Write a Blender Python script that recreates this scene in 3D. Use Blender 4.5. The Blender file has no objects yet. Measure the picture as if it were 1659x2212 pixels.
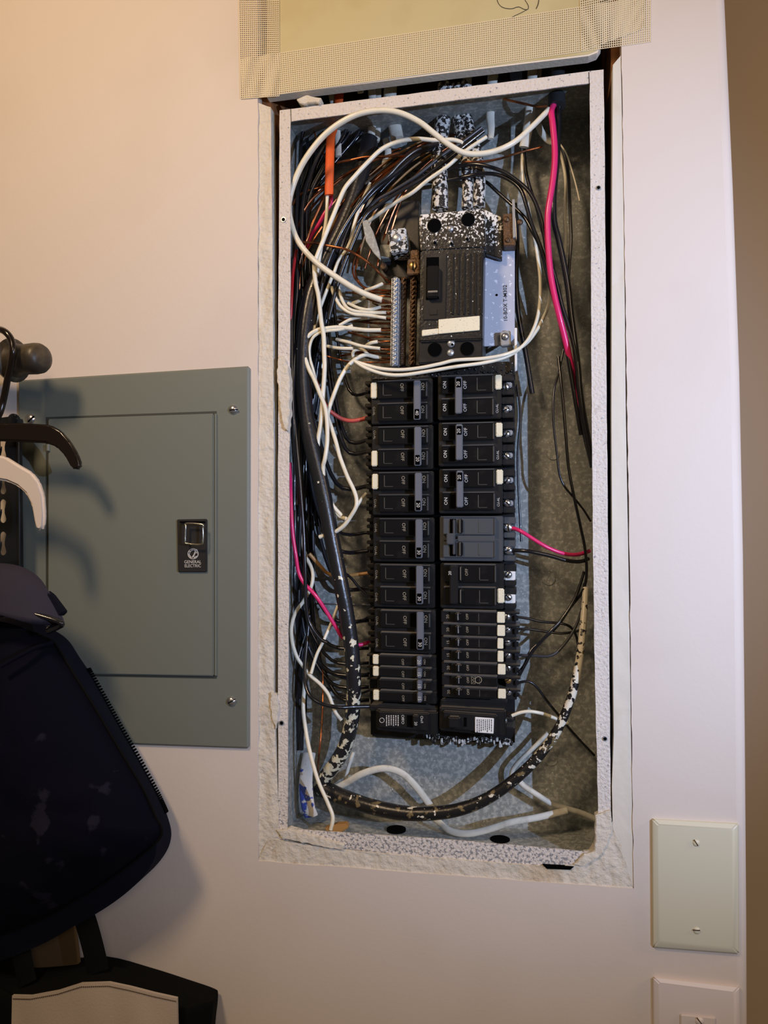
import bpy, bmesh, math, random
from mathutils import Vector, Matrix, noise

# ------------------------------------------------------------------ camera, light, exposure
scene = bpy.context.scene
COL = scene.collection
FPX = 1690.0                       # focal length for a 1659 x 2212 frame
YAW, PITCH, ROLL = math.radians(10.5), math.radians(1.2), 0.010
CAM = Vector((0.0, -0.826, 1.40))  # wall plane is Y = 0, +Y goes into the wall
_f = Vector((-math.sin(YAW)*math.cos(PITCH), math.cos(YAW)*math.cos(PITCH), math.sin(PITCH)))
_r = Vector((math.cos(YAW), math.sin(YAW), 0))
_u = _r.cross(_f)
RIGHT = _r*math.cos(ROLL) - _u*math.sin(ROLL)
UP = _u*math.cos(ROLL) + _r*math.sin(ROLL)
cd = bpy.data.cameras.new('camera'); co = bpy.data.objects.new('camera', cd); COL.objects.link(co)
co.matrix_world = Matrix(((RIGHT.x, UP.x, -_f.x, CAM.x), (RIGHT.y, UP.y, -_f.y, CAM.y), (RIGHT.z, UP.z, -_f.z, CAM.z), (0, 0, 0, 1)))
cd.sensor_fit = 'VERTICAL'; cd.sensor_height = 36; cd.lens = FPX/2212*36; cd.clip_start = 0.01
scene.camera = co

def P(px, py, Y=0.0):
    """point of the plane Y seen at photo pixel (px, py)"""
    d = _f + RIGHT*((px-829.5)/FPX) - UP*((py-1106)/FPX)
    return CAM + d*((Y-CAM.y)/d.y)

scene.view_settings.view_transform = 'Standard'
scene.view_settings.look = 'None'
scene.view_settings.gamma = 1.0
scene.view_settings.use_curve_mapping = False
scene.view_settings.exposure = 0.0
world = bpy.data.worlds.new('world'); scene.world = world; world.use_nodes = True
world.node_tree.nodes['Background'].inputs[0].default_value = (1.0, 0.78, 0.55, 1)
world.node_tree.nodes['Background'].inputs[1].default_value = 0.07

def lamp(name, kind, loc, target, power, color, **kw):
    l = bpy.data.lights.new(name, kind); l.energy = power; l.color = color
    for k, v in kw.items(): setattr(l, k, v)
    o = bpy.data.objects.new(name, l); COL.objects.link(o); o.location = loc
    o.rotation_euler = (Vector(target)-Vector(loc)).to_track_quat('-Z', 'Y').to_euler()
    return o
# hand-held flashlight, right of the camera
lamp('flashlight', 'SPOT', (0.72, -0.92, 1.50), (0.12, 0.0, 1.50), 60.0, (0.50, 0.65, 1.0), spot_size=math.radians(66), spot_blend=1.0, shadow_soft_size=0.006)
# warm ceiling lamp behind and to the left
lamp('ceiling_lamp', 'AREA', (-0.62, -0.95, 2.28), (-0.15, 0.1, 1.45), 9.6, (1.0, 0.71, 0.44), shape='DISK', size=0.24)
# added warm fill from further back, lifts the lower wall; no known lamp
lamp('room_fill', 'AREA', (0.9, -2.4, 2.3), (0.1, 0, 1.10), 10.0, (1.0, 0.74, 0.50), shape='DISK', size=0.7)

lamp('hall_fill', 'AREA', (1.5, -0.3, 1.9), (0.75, 0.75, 1.4), 7.0, (1.0, 0.68, 0.42), shape='DISK', size=0.4)  # added warm fill to brighten the hall wall, no known lamp there

# ------------------------------------------------------------------ materials
def S(r, g, b):
    f = lambda c: ((c/255+0.055)/1.055)**2.4 if c > 10 else c/255/12.92
    return (f(r), f(g), f(b), 1)

def mat(name, col, rough=0.5, metal=0.0, bump=0.0, bscale=300, spots=(), dust=None, coat=0.0, spec=0.5, tr=0.0, grad=None, bdist=0.001):
    m = bpy.data.materials.new(name); m.use_nodes = True
    nt = m.node_tree; N = nt.nodes; L = nt.links; b = N['Principled BSDF']
    b.inputs['Roughness'].default_value = rough; b.inputs['Metallic'].default_value = metal
    b.inputs['Coat Weight'].default_value = coat; b.inputs['Specular IOR Level'].default_value = spec
    if tr: b.inputs['Transmission Weight'].default_value = tr
    tc = N.new('ShaderNodeTexCoord')
    rgb = N.new('ShaderNodeRGB'); rgb.outputs[0].default_value = col; cur = rgb.outputs[0]
    geo = N.new('ShaderNodeNewGeometry')
    for i, sp in enumerate(spots):
        c2, sc, th, soft = sp[:4]; use_grad = len(sp) > 4
        n = N.new('ShaderNodeTexNoise'); n.inputs['Scale'].default_value = sc; n.inputs['Detail'].default_value = 4
        mp = N.new('ShaderNodeMapping'); mp.inputs['Location'].default_value = (i*3.1, i*1.7, i*2.3)
        L.new(tc.outputs['Object'], mp.inputs[0]); L.new(mp.outputs[0], n.inputs['Vector'])
        v = n.outputs['Fac']
        if use_grad:      # more paint along one direction of the object
            ax, a, c, amp = sp[4]
            sx = N.new('ShaderNodeSeparateXYZ'); L.new(geo.outputs['Position'], sx.inputs[0])
            mr0 = N.new('ShaderNodeMapRange'); mr0.inputs['From Min'].default_value = a; mr0.inputs['From Max'].default_value = c
            mr0.inputs['To Min'].default_value = 0; mr0.inputs['To Max'].default_value = amp
            L.new(sx.outputs[ax], mr0.inputs['Value'])
            ad = N.new('ShaderNodeMath'); ad.operation = 'ADD'; L.new(v, ad.inputs[0]); L.new(mr0.outputs[0], ad.inputs[1]); v = ad.outputs[0]
        mr = N.new('ShaderNodeMapRange'); mr.inputs['From Min'].default_value = th; mr.inputs['From Max'].default_value = th+soft
        L.new(v, mr.inputs['Value'])
        mx = N.new('ShaderNodeMix'); mx.data_type = 'RGBA'
        L.new(mr.outputs[0], mx.inputs['Factor']); L.new(cur, mx.inputs['A']); mx.inputs['B'].default_value = c2
        cur = mx.outputs['Result']
    if dust:              # settled dust on upward faces
        c2, amt = dust
        sx = N.new('ShaderNodeSeparateXYZ'); L.new(geo.outputs['Normal'], sx.inputs[0])
        mr = N.new('ShaderNodeMapRange'); mr.inputs['From Min'].default_value = 0.35; mr.inputs['From Max'].default_value = 0.9
        mr.inputs['To Max'].default_value = amt
        L.new(sx.outputs[2], mr.inputs['Value'])
        mx = N.new('ShaderNodeMix'); mx.data_type = 'RGBA'
        L.new(mr.outputs[0], mx.inputs['Factor']); L.new(cur, mx.inputs['A']); mx.inputs['B'].default_value = c2
        cur = mx.outputs['Result']
    L.new(cur, b.inputs['Base Color'])
    if bump:
        n = N.new('ShaderNodeTexNoise'); n.inputs['Scale'].default_value = bscale; n.inputs['Detail'].default_value = 5
        L.new(tc.outputs['Object'], n.inputs['Vector'])
        bp = N.new('ShaderNodeBump'); bp.inputs['Strength'].default_value = bump; bp.inputs['Distance'].default_value = bdist
        L.new(n.outputs['Fac'], bp.inputs['Height']); L.new(bp.outputs[0], b.inputs['Normal'])
    return m

DUST = S(120, 112, 100)
M = {
 'wall': mat('painted_wall', S(214, 203, 192), 0.6, bump=0.10, bscale=260, spots=[(S(206, 194, 181), 5, 0.5, 0.3)]),
 'hall': mat('hall_wall_paint', S(196, 178, 156), 0.8, bump=0.05, bscale=60),
 'plaster': mat('rough_plaster', S(214, 206, 190), 0.85, bump=0.9, bscale=150, bdist=0.003, spots=[(S(196, 178, 150), 14, 0.56, 0.2), (S(170, 140, 105), 45, 0.70, 0.06)]),
 'flange': mat('painted_steel_flange', S(216, 208, 198), 0.7, bump=0.9, bscale=330, bdist=0.002, spots=[(S(200, 190, 180), 160, 0.60, 0.15), (S(140, 140, 142), 330, 0.62, 0.07, (2, 1.13, 1.05, 0.13))]),
 'box': mat('galvanized_grey_paint', S(134, 138, 134), 0.40, metal=0.0, bump=0.10, bscale=300, spots=[(S(168, 170, 164), 190, 0.50, 0.14, (2, 1.5, 1.0, 0.05)), (S(212, 212, 206), 420, 0.655, 0.03)]),
 'wood': mat('stained_stud_wood', S(150, 98, 56), 0.8, bump=0.3, bscale=80, spots=[(S(70, 42, 24), 30, 0.5, 0.2)]),
 'paper': mat('drywall_paper', S(196, 184, 138), 0.75, bump=0.05, bscale=200, spots=[(S(186, 170, 122), 12, 0.5, 0.2), (S(120, 100, 70), 260, 0.78, 0.03)]),
 'gypsum': mat('gypsum_edge', S(224, 214, 196), 0.9, bump=0.5, bscale=250),
 'tape': mat('fibreglass_mesh', S(226, 212, 178), 0.6),
 'pencil': mat('pencil_mark', S(70, 62, 50), 0.8),
 'white': mat('cream_insulation', S(232, 226, 204), 0.32, bump=0.05, bscale=500, spots=[(S(214, 204, 176), 60, 0.55, 0.2)]),
 'sheath': mat('cable_sheath', S(214, 212, 198), 0.6, bump=0.4, bscale=160, spots=[(S(186, 182, 168), 60, 0.5, 0.2)]),
 'black': mat('black_insulation', S(26, 26, 29), 0.24, coat=0.3),
 'darkgrey': mat('grey_black_insulation', S(52, 53, 57), 0.3),
 'pink': mat('pink_insulation', S(222, 44, 108), 0.3, coat=0.2),
 'red': mat('red_insulation', S(170, 24, 34), 0.3, coat=0.2),
 'salmon': mat('salmon_insulation', S(190, 80, 70), 0.4),
 'tan': mat('tan_insulation', S(170, 128, 74), 0.4),
 'orange': mat('orange_sheath', S(226, 92, 30), 0.55, bump=0.3, bscale=300),
 'copper': mat('bare_copper', S(168, 100, 60), 0.32, metal=0.8, spots=[(S(90, 58, 36), 60, 0.5, 0.15)]),
 'jacket': mat('rubber_jacket', S(44, 46, 48), 0.4, bump=0.2, bscale=300),
 'cable': mat('paint_speckled_black_cable', S(34, 34, 36), 0.30, bump=0.25, bscale=260, spots=[(S(222, 216, 188), 130, 0.71, 0.02, (2, 1.42, 1.14, 0.20))]),
 'cable2': mat('oversprayed_cable', S(30, 29, 28), 0.32, bump=0.25, bscale=260, spots=[(S(120, 104, 72), 90, 0.58, 0.05), (S(224, 216, 194), 150, 0.66, 0.02, (2, 1.08, 1.26, 0.24))]),
 'crust': mat('paint_crusted_conductor', S(38, 34, 30), 0.3, bump=1.0, bscale=260, bdist=0.004, spots=[(S(222, 220, 212), 240, 0.49, 0.03)]),
 'bluecab': mat('blue_strap', S(62, 84, 170), 0.6, bump=0.5, bscale=200, spots=[(S(220, 216, 206), 90, 0.50, 0.04, (2, 1.09, 1.16, 0.3))]),
 'plastic': mat('black_breaker_plastic', S(24, 24, 25), 0.34, bump=0.05, bscale=400, dust=(DUST, 0.75), spots=[(S(46, 44, 42), 40, 0.58, 0.2)]),
 'face': mat('black_breaker_face', S(20, 20, 21), 0.2, dust=(S(170, 162, 148), 0.9), spots=[(S(34, 33, 32), 60, 0.6, 0.2)]),
 'clear': mat('smoky_breaker_plastic', S(78, 80, 82), 0.22, dust=(DUST, 0.4)),
 'pit': mat('dark_slot', S(5, 5, 5), 0.9, spec=0.05),
 'gap': mat('door_gap_shade', S(58, 62, 58), 0.6),  # panel grey darkened to carry the shade of the door gap
 'rim': mat('dusty_rim', S(66, 64, 60), 0.5, dust=(S(150, 142, 128), 0.9)),
 'faint': mat('faint_mark', S(74, 70, 62), 0.6),
 'plaster2': mat('smooth_compound', S(214, 208, 194), 0.8, bump=0.35, bscale=60, bdist=0.002, spots=[(S(200, 188, 166), 20, 0.6, 0.2)]),
 'handle': mat('slate_handle', S(96, 100, 108), 0.5, bump=0.1, bscale=400),
 'ink': mat('white_lettering', S(206, 202, 192), 0.6),
 'inkdim': mat('faded_lettering', S(150, 140, 118), 0.6),
 'inkblack': mat('black_lettering', S(20, 20, 22), 0.6),
 'label': mat('cream_sticker', S(232, 222, 190), 0.6, spots=[(S(140, 132, 110), 700, 0.63, 0.05)]),
 'labelwhite': mat('white_sticker', S(228, 226, 220), 0.6),
 'crusty': mat('main_breaker_oversprayed', S(30, 29, 28), 0.32, bump=0.25, bscale=300, bdist=0.002, spots=[(S(226, 224, 216), 380, 0.70, 0.02, (2, 1.685, 1.745, 0.22))]),
 'steel': mat('bright_steel_screw', S(200, 200, 200), 0.25, metal=0.9),
 'zinc': mat('zinc_lug', S(170, 174, 178), 0.35, metal=0.6, bump=0.3, bscale=400, dust=None),
 'brass': mat('brass', S(190, 150, 90), 0.35, metal=0.8),
 'bronze': mat('dull_brown_bar', S(92, 70, 50), 0.45, metal=0.6, bump=0.6, bscale=350, bdist=0.002),
 'plate': mat('bright_bus_cover', S(176, 182, 196), 0.4, spots=[(S(225, 228, 235), 200, 0.62, 0.02)]),
 'panelgrey': mat('grey_enamel', S(112, 117, 108), 0.45, bump=0.05, bscale=500),
 'chrome': mat('chrome', S(225, 220, 205), 0.15, metal=1.0),
 'latch': mat('black_latch', S(40, 39, 38), 0.4),
 'ivory': mat('ivory_plate', S(206, 202, 178), 0.4),
 'whiteplate': mat('white_switch_plate', S(214, 204, 198), 0.4),
 'bronzecap': mat('oil_rubbed_bronze', S(62, 56, 48), 0.42, metal=0.3, bump=0.2, bscale=60, spots=[(S(96, 86, 66), 50, 0.5, 0.2)]),
 'hangblack': mat('glossy_black_hanger', S(26, 18, 14), 0.22, coat=0.2),
 'hangwhite': mat('white_hanger', S(212, 200, 188), 0.45),
 'rack': mat('glossy_black_rack', S(24, 26, 30), 0.2, coat=0.5),
 'navy': mat('navy_nylon', S(9, 10, 24), 0.85, bump=0.5, bscale=30, bdist=0.004, spots=[(S(30, 29, 44), 28, 0.62, 0.04)], spec=0.08),
 'navyband': mat('navy_gusset', S(20, 22, 34), 0.9, bump=0.3, bscale=400, spec=0.08),
 'flap': mat('grey_blue_flap', S(54, 52, 64), 0.8, bump=0.3, bscale=60, spec=0.08),
 'blackcloth': mat('black_webbing', S(14, 15, 16), 0.85, bump=0.3, bscale=600, spec=0.08),
 'canvas': mat('white_canvas', S(176, 164, 152), 0.9, bump=0.3, bscale=500),
 'brownpaper': mat('brown_board', S(92, 76, 54), 0.8),
 'cavity': mat('dark_cavity', S(40, 34, 30), 0.9),
}

# ------------------------------------------------------------------ geometry helpers
def px_size(px, py, Y): return (P(px+1, py, Y)-P(px, py, Y)).length

def _lin(a, b, k, v, o):
    t = (v-a[k])/(b[k]-a[k]); return a[o]+(b[o]-a[o])*t
def inside(x, y, Y, r):
    """pull a wire point towards the front along its sight line until it clears the box walls"""
    L0, L1 = P(606, 262, .0046), P(604, 1812, .0046); R0, R1 = P(1304, 180, .0046), P(1314, 1866, .0046)
    if y < 200: return P(x, y, Y)
    Y = min(Y, 0.0945-r)
    for k in range(60):
        q = P(x, y, Y)
        if Y <= 0.004 + r*0.5: break
        xl = _lin(L0, L1, 2, q.z, 0)+0.0004+r; xr = _lin(R0, R1, 2, q.z, 0)-0.0004-r; zb = _lin(L1, R1, 0, q.x, 2)+0.0004+r
        if q.x < xl or q.x > xr or q.z < zb: Y -= 0.0015
        else: break
    return P(x, y, Y)

class G:
    def __init__(s): s.bm = bmesh.new()
    def prism(s, front, Yb, bev=0.0, seg=2):
        """front: list of 3D points (clockwise or not), extruded straight back to Y = Yb"""
        bm = s.bm; n = len(front)
        a = [bm.verts.new(p) for p in front]; b = [bm.verts.new((p[0], Yb, p[2])) for p in front]
        fs = [bm.faces.new(a), bm.faces.new(b[::-1])]
        for i in range(n):
            j = (i+1) % n; fs.append(bm.faces.new((a[i], b[i], b[j], a[j])))
        bmesh.ops.recalc_face_normals(bm, faces=fs)
        if bev:
            e = list({e for f in fs for e in f.edges})
            bmesh.ops.bevel(bm, geom=e, offset=bev, segments=seg, affect='EDGES', clamp_overlap=True)
        return s
    def quad(s, x0, y0, x1, y1, Yf, Yb, bev=0.0):
        sl = lambda x, y: y + (x-950)*(y-1120)*1.2e-4
        return s.prism([P(x, sl(x, y), Yf) for x, y in ((x0, y0), (x1, y0), (x1, y1), (x0, y1))], Yb, bev)
    def poly(s, pts, Yf, Yb, bev=0.0, seg=2): return s.prism([P(x, y, Yf) for x, y in pts], Yb, bev, seg)
    def cyl(s, px, py, r, Yf, Yb, n=20, bev=0.0, r2=None):
        c = P(px, py, Yf); R = r*px_size(px, py, Yf)
        front = [Vector((c.x+R*math.cos(t*2*math.pi/n), Yf, c.z+R*math.sin(t*2*math.pi/n))) for t in range(n)]
        return s.prism(front, Yb, bev)
    def dome(s, px, py, r, Yf, h, n=20):
        c = P(px, py, Yf); R = r*px_size(px, py, Yf); bm = s.bm; rings = []
        for k in range(5):
            a = k/4*math.pi/2; rr = R*math.cos(a); y = Yf - h*math.sin(a)
            if k == 4: rings.append([bm.verts.new((c.x, y, c.z))])
            else: rings.append([bm.verts.new((c.x+rr*math.cos(t*2*math.pi/n), y, c.z+rr*math.sin(t*2*math.pi/n))) for t in range(n)])
        for k in range(4):
            for t in range(n):
                u = (t+1) % n
                if k == 3: bm.faces.new((rings[3][t], rings[3][u], rings[4][0]))
                else: bm.faces.new((rings[k][t], rings[k][u], rings[k+1][u], rings[k+1][t]))
        return s
    def slotbar(s, px, py, r, Yf, ang, w=0.14, h=0.0012):
        c = P(px, py, Yf); R = r*px_size(px, py, Yf); d = Vector((math.cos(ang), 0, math.sin(ang))); e = Vector((-d.z, 0, d.x))
        return s.prism([c+d*R+e*R*w, c+d*R-e*R*w, c-d*R-e*R*w, c-d*R+e*R*w], Yf+h)
    def tube3(s, pts, rad, seg=8, flat=1.0, closed=False, caps=True, sub=5):
        """smooth tube; rad: number or list; flat < 1 squashes it along Y"""
        n = len(pts)
        if isinstance(rad, (int, float)): rad = [rad]*n
        P3 = []; R3 = []
        idx = (lambda i: i % n) if closed else (lambda i: max(0, min(n-1, i)))
        for i in range(n if closed else n-1):
            p0, p1, p2, p3 = (pts[idx(i+k)] for k in (-1, 0, 1, 2))
            for k in range(sub):
                t = k/sub
                P3.append(0.5*((2*p1)+(p2-p0)*t+(2*p0-5*p1+4*p2-p3)*t*t+(3*p1-p0-3*p2+p3)*t**3))
                R3.append(rad[idx(i)]*(1-t)+rad[idx(i+1)]*t)
        if not closed: P3.append(pts[-1].copy()); R3.append(rad[-1])
        m = len(P3); bm = s.bm; rings = []; prev = None
        for i in range(m):
            if closed: t = P3[(i+1) % m]-P3[i-1]
            else: t = P3[min(i+1, m-1)]-P3[max(i-1, 0)]
            if t.length < 1e-9: t = Vector((0, 0, 1))
            t.normalize()
            if prev is None:
                ref = Vector((0, 1, 0)) if abs(t.y) < 0.9 else Vector((1, 0, 0)); u = (ref - t*ref.dot(t)).normalized()
            else: u = (prev - t*prev.dot(t)).normalized()
            prev = u; v = t.cross(u)
            rings.append([bm.verts.new(P3[i] + u*(R3[i]*flat*math.cos(a)) + v*(R3[i]*math.sin(a))) for a in [2*math.pi*k/seg for k in range(seg)]])
        for i in range(m if closed else m-1):
            a, b = rings[i], rings[(i+1) % m]
            for k in range(seg): bm.faces.new((a[k], a[(k+1) % seg], b[(k+1) % seg], b[k]))
        if not closed and caps: bm.faces.new(rings[0][::-1]); bm.faces.new(rings[-1])
        return s
    def tube(s, pts, w, d, seg=8, flat=1.0, clamp=False, **kw):
        """pts in photo pixels, w width in pixels, d depths in mm along the run"""
        n = len(pts); d = list(d) if isinstance(d, (tuple, list)) else [d]
        P3 = []; R = []
        for i, (x, y) in enumerate(pts):
            q = i/(n-1)*(len(d)-1); a = int(min(q, len(d)-1)); b = min(a+1, len(d)-1); Y = (d[a]*(1-(q-a))+d[b]*(q-a))/1000
            q3 = P(x, y, Y); ww = w if isinstance(w, (int, float)) else w[0]+(w[1]-w[0])*i/(n-1)
            rr = ww/2*px_size(x, y, Y)
            if clamp: q3 = inside(x, y, Y, rr*(flat if flat < 1 else 1))
            P3.append(q3); R.append(rr)
        return s.tube3(P3, R, seg, flat, **kw)
    def add_verts(s, vs, fs):
        v = [s.bm.verts.new(p) for p in vs]
        for f in fs:
            try: s.bm.faces.new([v[i] for i in f])
            except ValueError: pass
        return s

_glyph = {}
def glyph(t):
    if t not in _glyph:
        c = bpy.data.curves.new('t', 'FONT'); c.body = t; c.align_x = 'CENTER'; c.align_y = 'CENTER'; c.size = 1; c.resolution_u = 2
        c.offset = 0.002
        o = bpy.data.objects.new('t', c); COL.objects.link(o)
        me = bpy.data.meshes.new_from_object(o.evaluated_get(bpy.context.evaluated_depsgraph_get()))
        _glyph[t] = ([tuple(v.co) for v in me.vertices], [tuple(p.vertices) for p in me.polygons])
        bpy.data.objects.remove(o); bpy.data.curves.remove(c); bpy.data.meshes.remove(me)
    return _glyph[t]

def text(g, t, px, py, h, Y, rot=0, sx=1.0):
    """letters h pixels tall, turned rot degrees counter-clockwise, lying on plane Y"""
    vs, fs = glyph(t); c = P(px, py, Y); k = h/0.72*px_size(px, py, Y); a = math.radians(rot); ca, sa = math.cos(a), math.sin(a)
    g.add_verts([(c.x+k*(x*sx*ca-y*sa), Y-0.0003, c.z+k*(x*sx*sa+y*ca)) for x, y, z in vs], fs)

def flat_shape(g, outer, holes, Yf, Yb):
    """sheet with real holes, between the planes Yf and Yb (outlines in photo pixels on plane Yf)"""
    c = bpy.data.curves.new('s', 'CURVE'); c.dimensions = '2D'; c.fill_mode = 'BOTH'; c.extrude = (Yb-Yf)/2
    for ring in [outer]+list(holes):
        sp = c.splines.new('POLY'); sp.points.add(len(ring)-1); sp.use_cyclic_u = True
        for i, (x, y) in enumerate(ring):
            q = P(x, y, Yf); sp.points[i].co = (q.x, q.z, 0, 1)
    o = bpy.data.objects.new('s', c); COL.objects.link(o)
    me = bpy.data.meshes.new_from_object(o.evaluated_get(bpy.context.evaluated_depsgraph_get()))
    g.add_verts([(v.co.x, (Yf+Yb)/2 + v.co.z, v.co.y) for v in me.vertices], [tuple(p.vertices) for p in me.polygons])
    bpy.data.objects.remove(o); bpy.data.curves.remove(c); bpy.data.meshes.remove(me)
    bmesh.ops.remove_doubles(g.bm, verts=g.bm.verts, dist=1e-6)
    bmesh.ops.recalc_face_normals(g.bm, faces=g.bm.faces)
    return g

def obj(name, g, m, parent=None, label=None, cat=None, group=None, kind=None, smooth=35):
    bm = g.bm; me = bpy.data.meshes.new(name)
    if parent is not None:
        base = Vector(parent['_b'])
    else:
        xs = [v.co for v in bm.verts]
        base = Vector(((min(v.x for v in xs)+max(v.x for v in xs))/2, max(v.y for v in xs), min(v.z for v in xs)))
    for v in bm.verts: v.co -= base
    bm.to_mesh(me); bm.free(); me.materials.append(M[m])
    if smooth:
        me.polygons.foreach_set('use_smooth', [True]*len(me.polygons)); me.set_sharp_from_angle(angle=math.radians(smooth))
    o = bpy.data.objects.new(name, me); COL.objects.link(o)
    if parent is not None: o.parent = parent
    else: o.location = base
    o['_b'] = list(base)
    tag(o, label, cat, group, kind)
    return o
def tag(o, label=None, cat=None, group=None, kind=None):
    if label: o['label'] = label
    if cat: o['category'] = cat
    if group: o['group'] = group
    if kind: o['kind'] = kind
def thing(name, loc, label, cat, group=None):
    o = bpy.data.objects.new(name, None); COL.objects.link(o); o.location = loc; o.empty_display_size = 0.01
    o['_b'] = list(loc); tag(o, label, cat, group); return o
def jit(pts, a, seed, step=14):
    """roughen a polyline: subdivide and shift a little"""
    r = random.Random(seed); out = []
    for i in range(len(pts)):
        p, q = pts[i], pts[(i+1) % len(pts)]
        L = math.hypot(q[0]-p[0], q[1]-p[1]); n = max(1, int(L/step))
        for k in range(n):
            t = k/n; out.append((p[0]+(q[0]-p[0])*t+r.uniform(-a, a), p[1]+(q[1]-p[1])*t+r.uniform(-a, a)))
    return out
def strip(g, A, B, Y, nu, nv, amp, sc, Yb, seed=0):
    """rough raised strip between polylines A and B (pixels): displaced relief with sides going back to Yb"""
    def at(L, t):
        n = len(L)-1; q = t*n; i = min(int(q), n-1); f = q-i
        return (L[i][0]+(L[i+1][0]-L[i][0])*f, L[i][1]+(L[i+1][1]-L[i][1])*f)
    rows = []
    for i in range(nu+1):
        a = at(A, i/nu); b = at(B, i/nu); row = []
        for j in range(nv+1):
            t = j/nv; x, y = a[0]+(b[0]-a[0])*t, a[1]+(b[1]-a[1])*t
            h = noise.noise(Vector((x*sc, y*sc*0.5, seed)))*amp + noise.noise(Vector((x*sc*3, y*sc*3, seed+9)))*amp*0.35
            q = P(x, y, Y); row.append(g.bm.verts.new((q.x, Y+h, q.z)))
        rows.append(row)
    for i in range(nu):
        for j in range(nv): g.bm.faces.new((rows[i][j], rows[i][j+1], rows[i+1][j+1], rows[i+1][j]))
    loop = rows[0] + [r[-1] for r in rows[1:]] + rows[-1][-2::-1] + [r[0] for r in rows[-2:0:-1]]
    back = [g.bm.verts.new((v.co.x, Yb, v.co.z)) for v in loop]
    for i in range(len(loop)):
        j = (i+1) % len(loop); g.bm.faces.new((loop[i], back[i], back[j], loop[j]))
    bmesh.ops.recalc_face_normals(g.bm, faces=g.bm.faces)
    return g

# ------------------------------------------------------------------ the wall
CUT = [(557, 222), (557, -160), (1332, -160), (1343, 118), (1352, 700), (1360, 1200), (1369, 1920), (557, 1860)]
EDGE = [(1480, -1600), (1536, -160), (1545, 0), (1563, 400), (1577, 800), (1585, 1200), (1589, 1600), (1592, 2000), (1593, 2360), (1596, 3000)]
g = G(); flat_shape(g, [(-1500, -1600)]+EDGE+[(-1500, 3000)], [jit(CUT, 1.0, 3, 25)], 0.0, 0.014)
obj('wall_back', g, 'wall', kind='structure', label='cream painted wall with the opening cut around the breaker box', smooth=0)
# rounded outer corner of the wall running into the side face
g = G(); R = 0.011; rows = []
for (x, y) in EDGE:
    q = P(x, y, 0.0)
    rows.append([g.bm.verts.new((q.x+R*math.sin(a), R-R*math.cos(a), q.z)) for a in [i/8*math.pi/2 for i in range(9)]] + [g.bm.verts.new((q.x+R, 0.13, q.z))])
for a, b in zip(rows, rows[1:]):
    for j in range(9): g.bm.faces.new((a[j], a[j+1], b[j+1], b[j]))
obj('wall_right', g, 'wall', kind='structure', label='rounded end corner of the painted wall', smooth=60)
g = G(); g.prism([Vector((-0.4, 0.75, 0.2)), Vector((2.2, 0.75, 0.2)), Vector((2.2, 0.75, 3.0)), Vector((-0.4, 0.75, 3.0))], 0.80)
obj('wall_far', g, 'hall', kind='structure', label='beige hall wall behind the corner', smooth=0)
# cavity behind the opening
g = G(); a = P(500, 2150, 0.15); b = P(1420, -200, 0.15)
g.prism([Vector((a.x, 0.15, a.z)), Vector((b.x, 0.15, a.z)), Vector((b.x, 0.15, b.z+0.1)), Vector((a.x, 0.15, b.z+0.1))], 0.16)
obj('wall_cavity', g, 'cavity', kind='structure', label='dark back of the stud cavity')

# studs either side of the box
g = G(); g.poly([(520, -160), (585, -160), (593, 1900), (520, 1900)], 0.016, 0.12)
obj('wood_stud', g, 'wood', label='brown wooden stud showing in the gap left of the breaker box', cat='stud', smooth=0)
g = G(); g.poly([(1318, -160), (1400, -160), (1420, 1935), (1330, 1935)], 0.016, 0.12)
obj('wood_stud', g, 'wood', label='reddish wooden stud in the gap right of the breaker box', cat='stud', smooth=0)

# rough margins of joint compound round the box
g = G(); strip(g, [(557, 222), (559, 600), (558, 1000), (557, 1400), (556, 1860)], [(585, 232), (589, 600), (591, 1000), (591, 1500), (604, 1822)], 0.002, 150, 9, 0.0016, 0.05, 0.016, 1)
obj('trim_1', g, 'plaster', kind='structure', label='rough plaster margin left of the breaker box')
g = G(); strip(g, [(1324, 140), (1322, 500), (1321, 900), (1323, 1300), (1326, 1590), (1322, 1700), (1324, 1790)], [(1341, 120), (1348, 500), (1352, 900), (1359, 1300), (1363, 1590), (1365, 1700), (1368, 1918)], 0.001, 150, 8, 0.0005, 0.04, 0.016, 2)
obj('trim_2', g, 'plaster2', kind='structure', label='cream plaster margin right of the breaker box')
g = G(); strip(g, [(580, 1812), (720, 1834), (900, 1850), (1180, 1872), (1260, 1868), (1326, 1770)], [(557, 1859), (700, 1872), (900, 1886), (1180, 1908), (1280, 1914), (1368, 1920)], 0.0012, 150, 8, 0.0012, 0.05, 0.016, 3)
obj('trim_3', g, 'plaster', kind='structure', label='plaster margin under the breaker box')
# lumps of compound squeezed onto the flange
for i, (pts, lab) in enumerate([
  ([(600, 772), (613, 768), (624, 800), (625, 880), (622, 930), (612, 925), (604, 870), (598, 815)], 'smear of plaster over the left flange beside the upper breakers'),
  ([(585, 1497), (597, 1500), (600, 1530), (596, 1575), (590, 1560), (584, 1520)], 'lump of plaster in the lower left gap of the box'),
  ([(596, 1795), (625, 1792), (700, 1812), (745, 1826), (742, 1838), (680, 1826), (610, 1812)], 'ragged plaster over the bottom left corner of the flange'),
  ([(1286, 1762), (1320, 1750), (1322, 1800), (1300, 1846), (1262, 1872), (1240, 1868), (1262, 1846), (1285, 1840)], 'plaster fill at the bottom right corner of the box'),
  ([(640, 214), (665, 206), (694, 212), (690, 222), (650, 224)], 'torn plaster flake on top of the box at the left')]):
    g = G(); g.poly(jit(pts, 1.6, 40+i, 7), -0.0012, 0.010, 0.0007)
    obj('plaster_lump', g, 'plaster', label=lab, cat='plaster', group='plaster squeezed onto the box')

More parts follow.
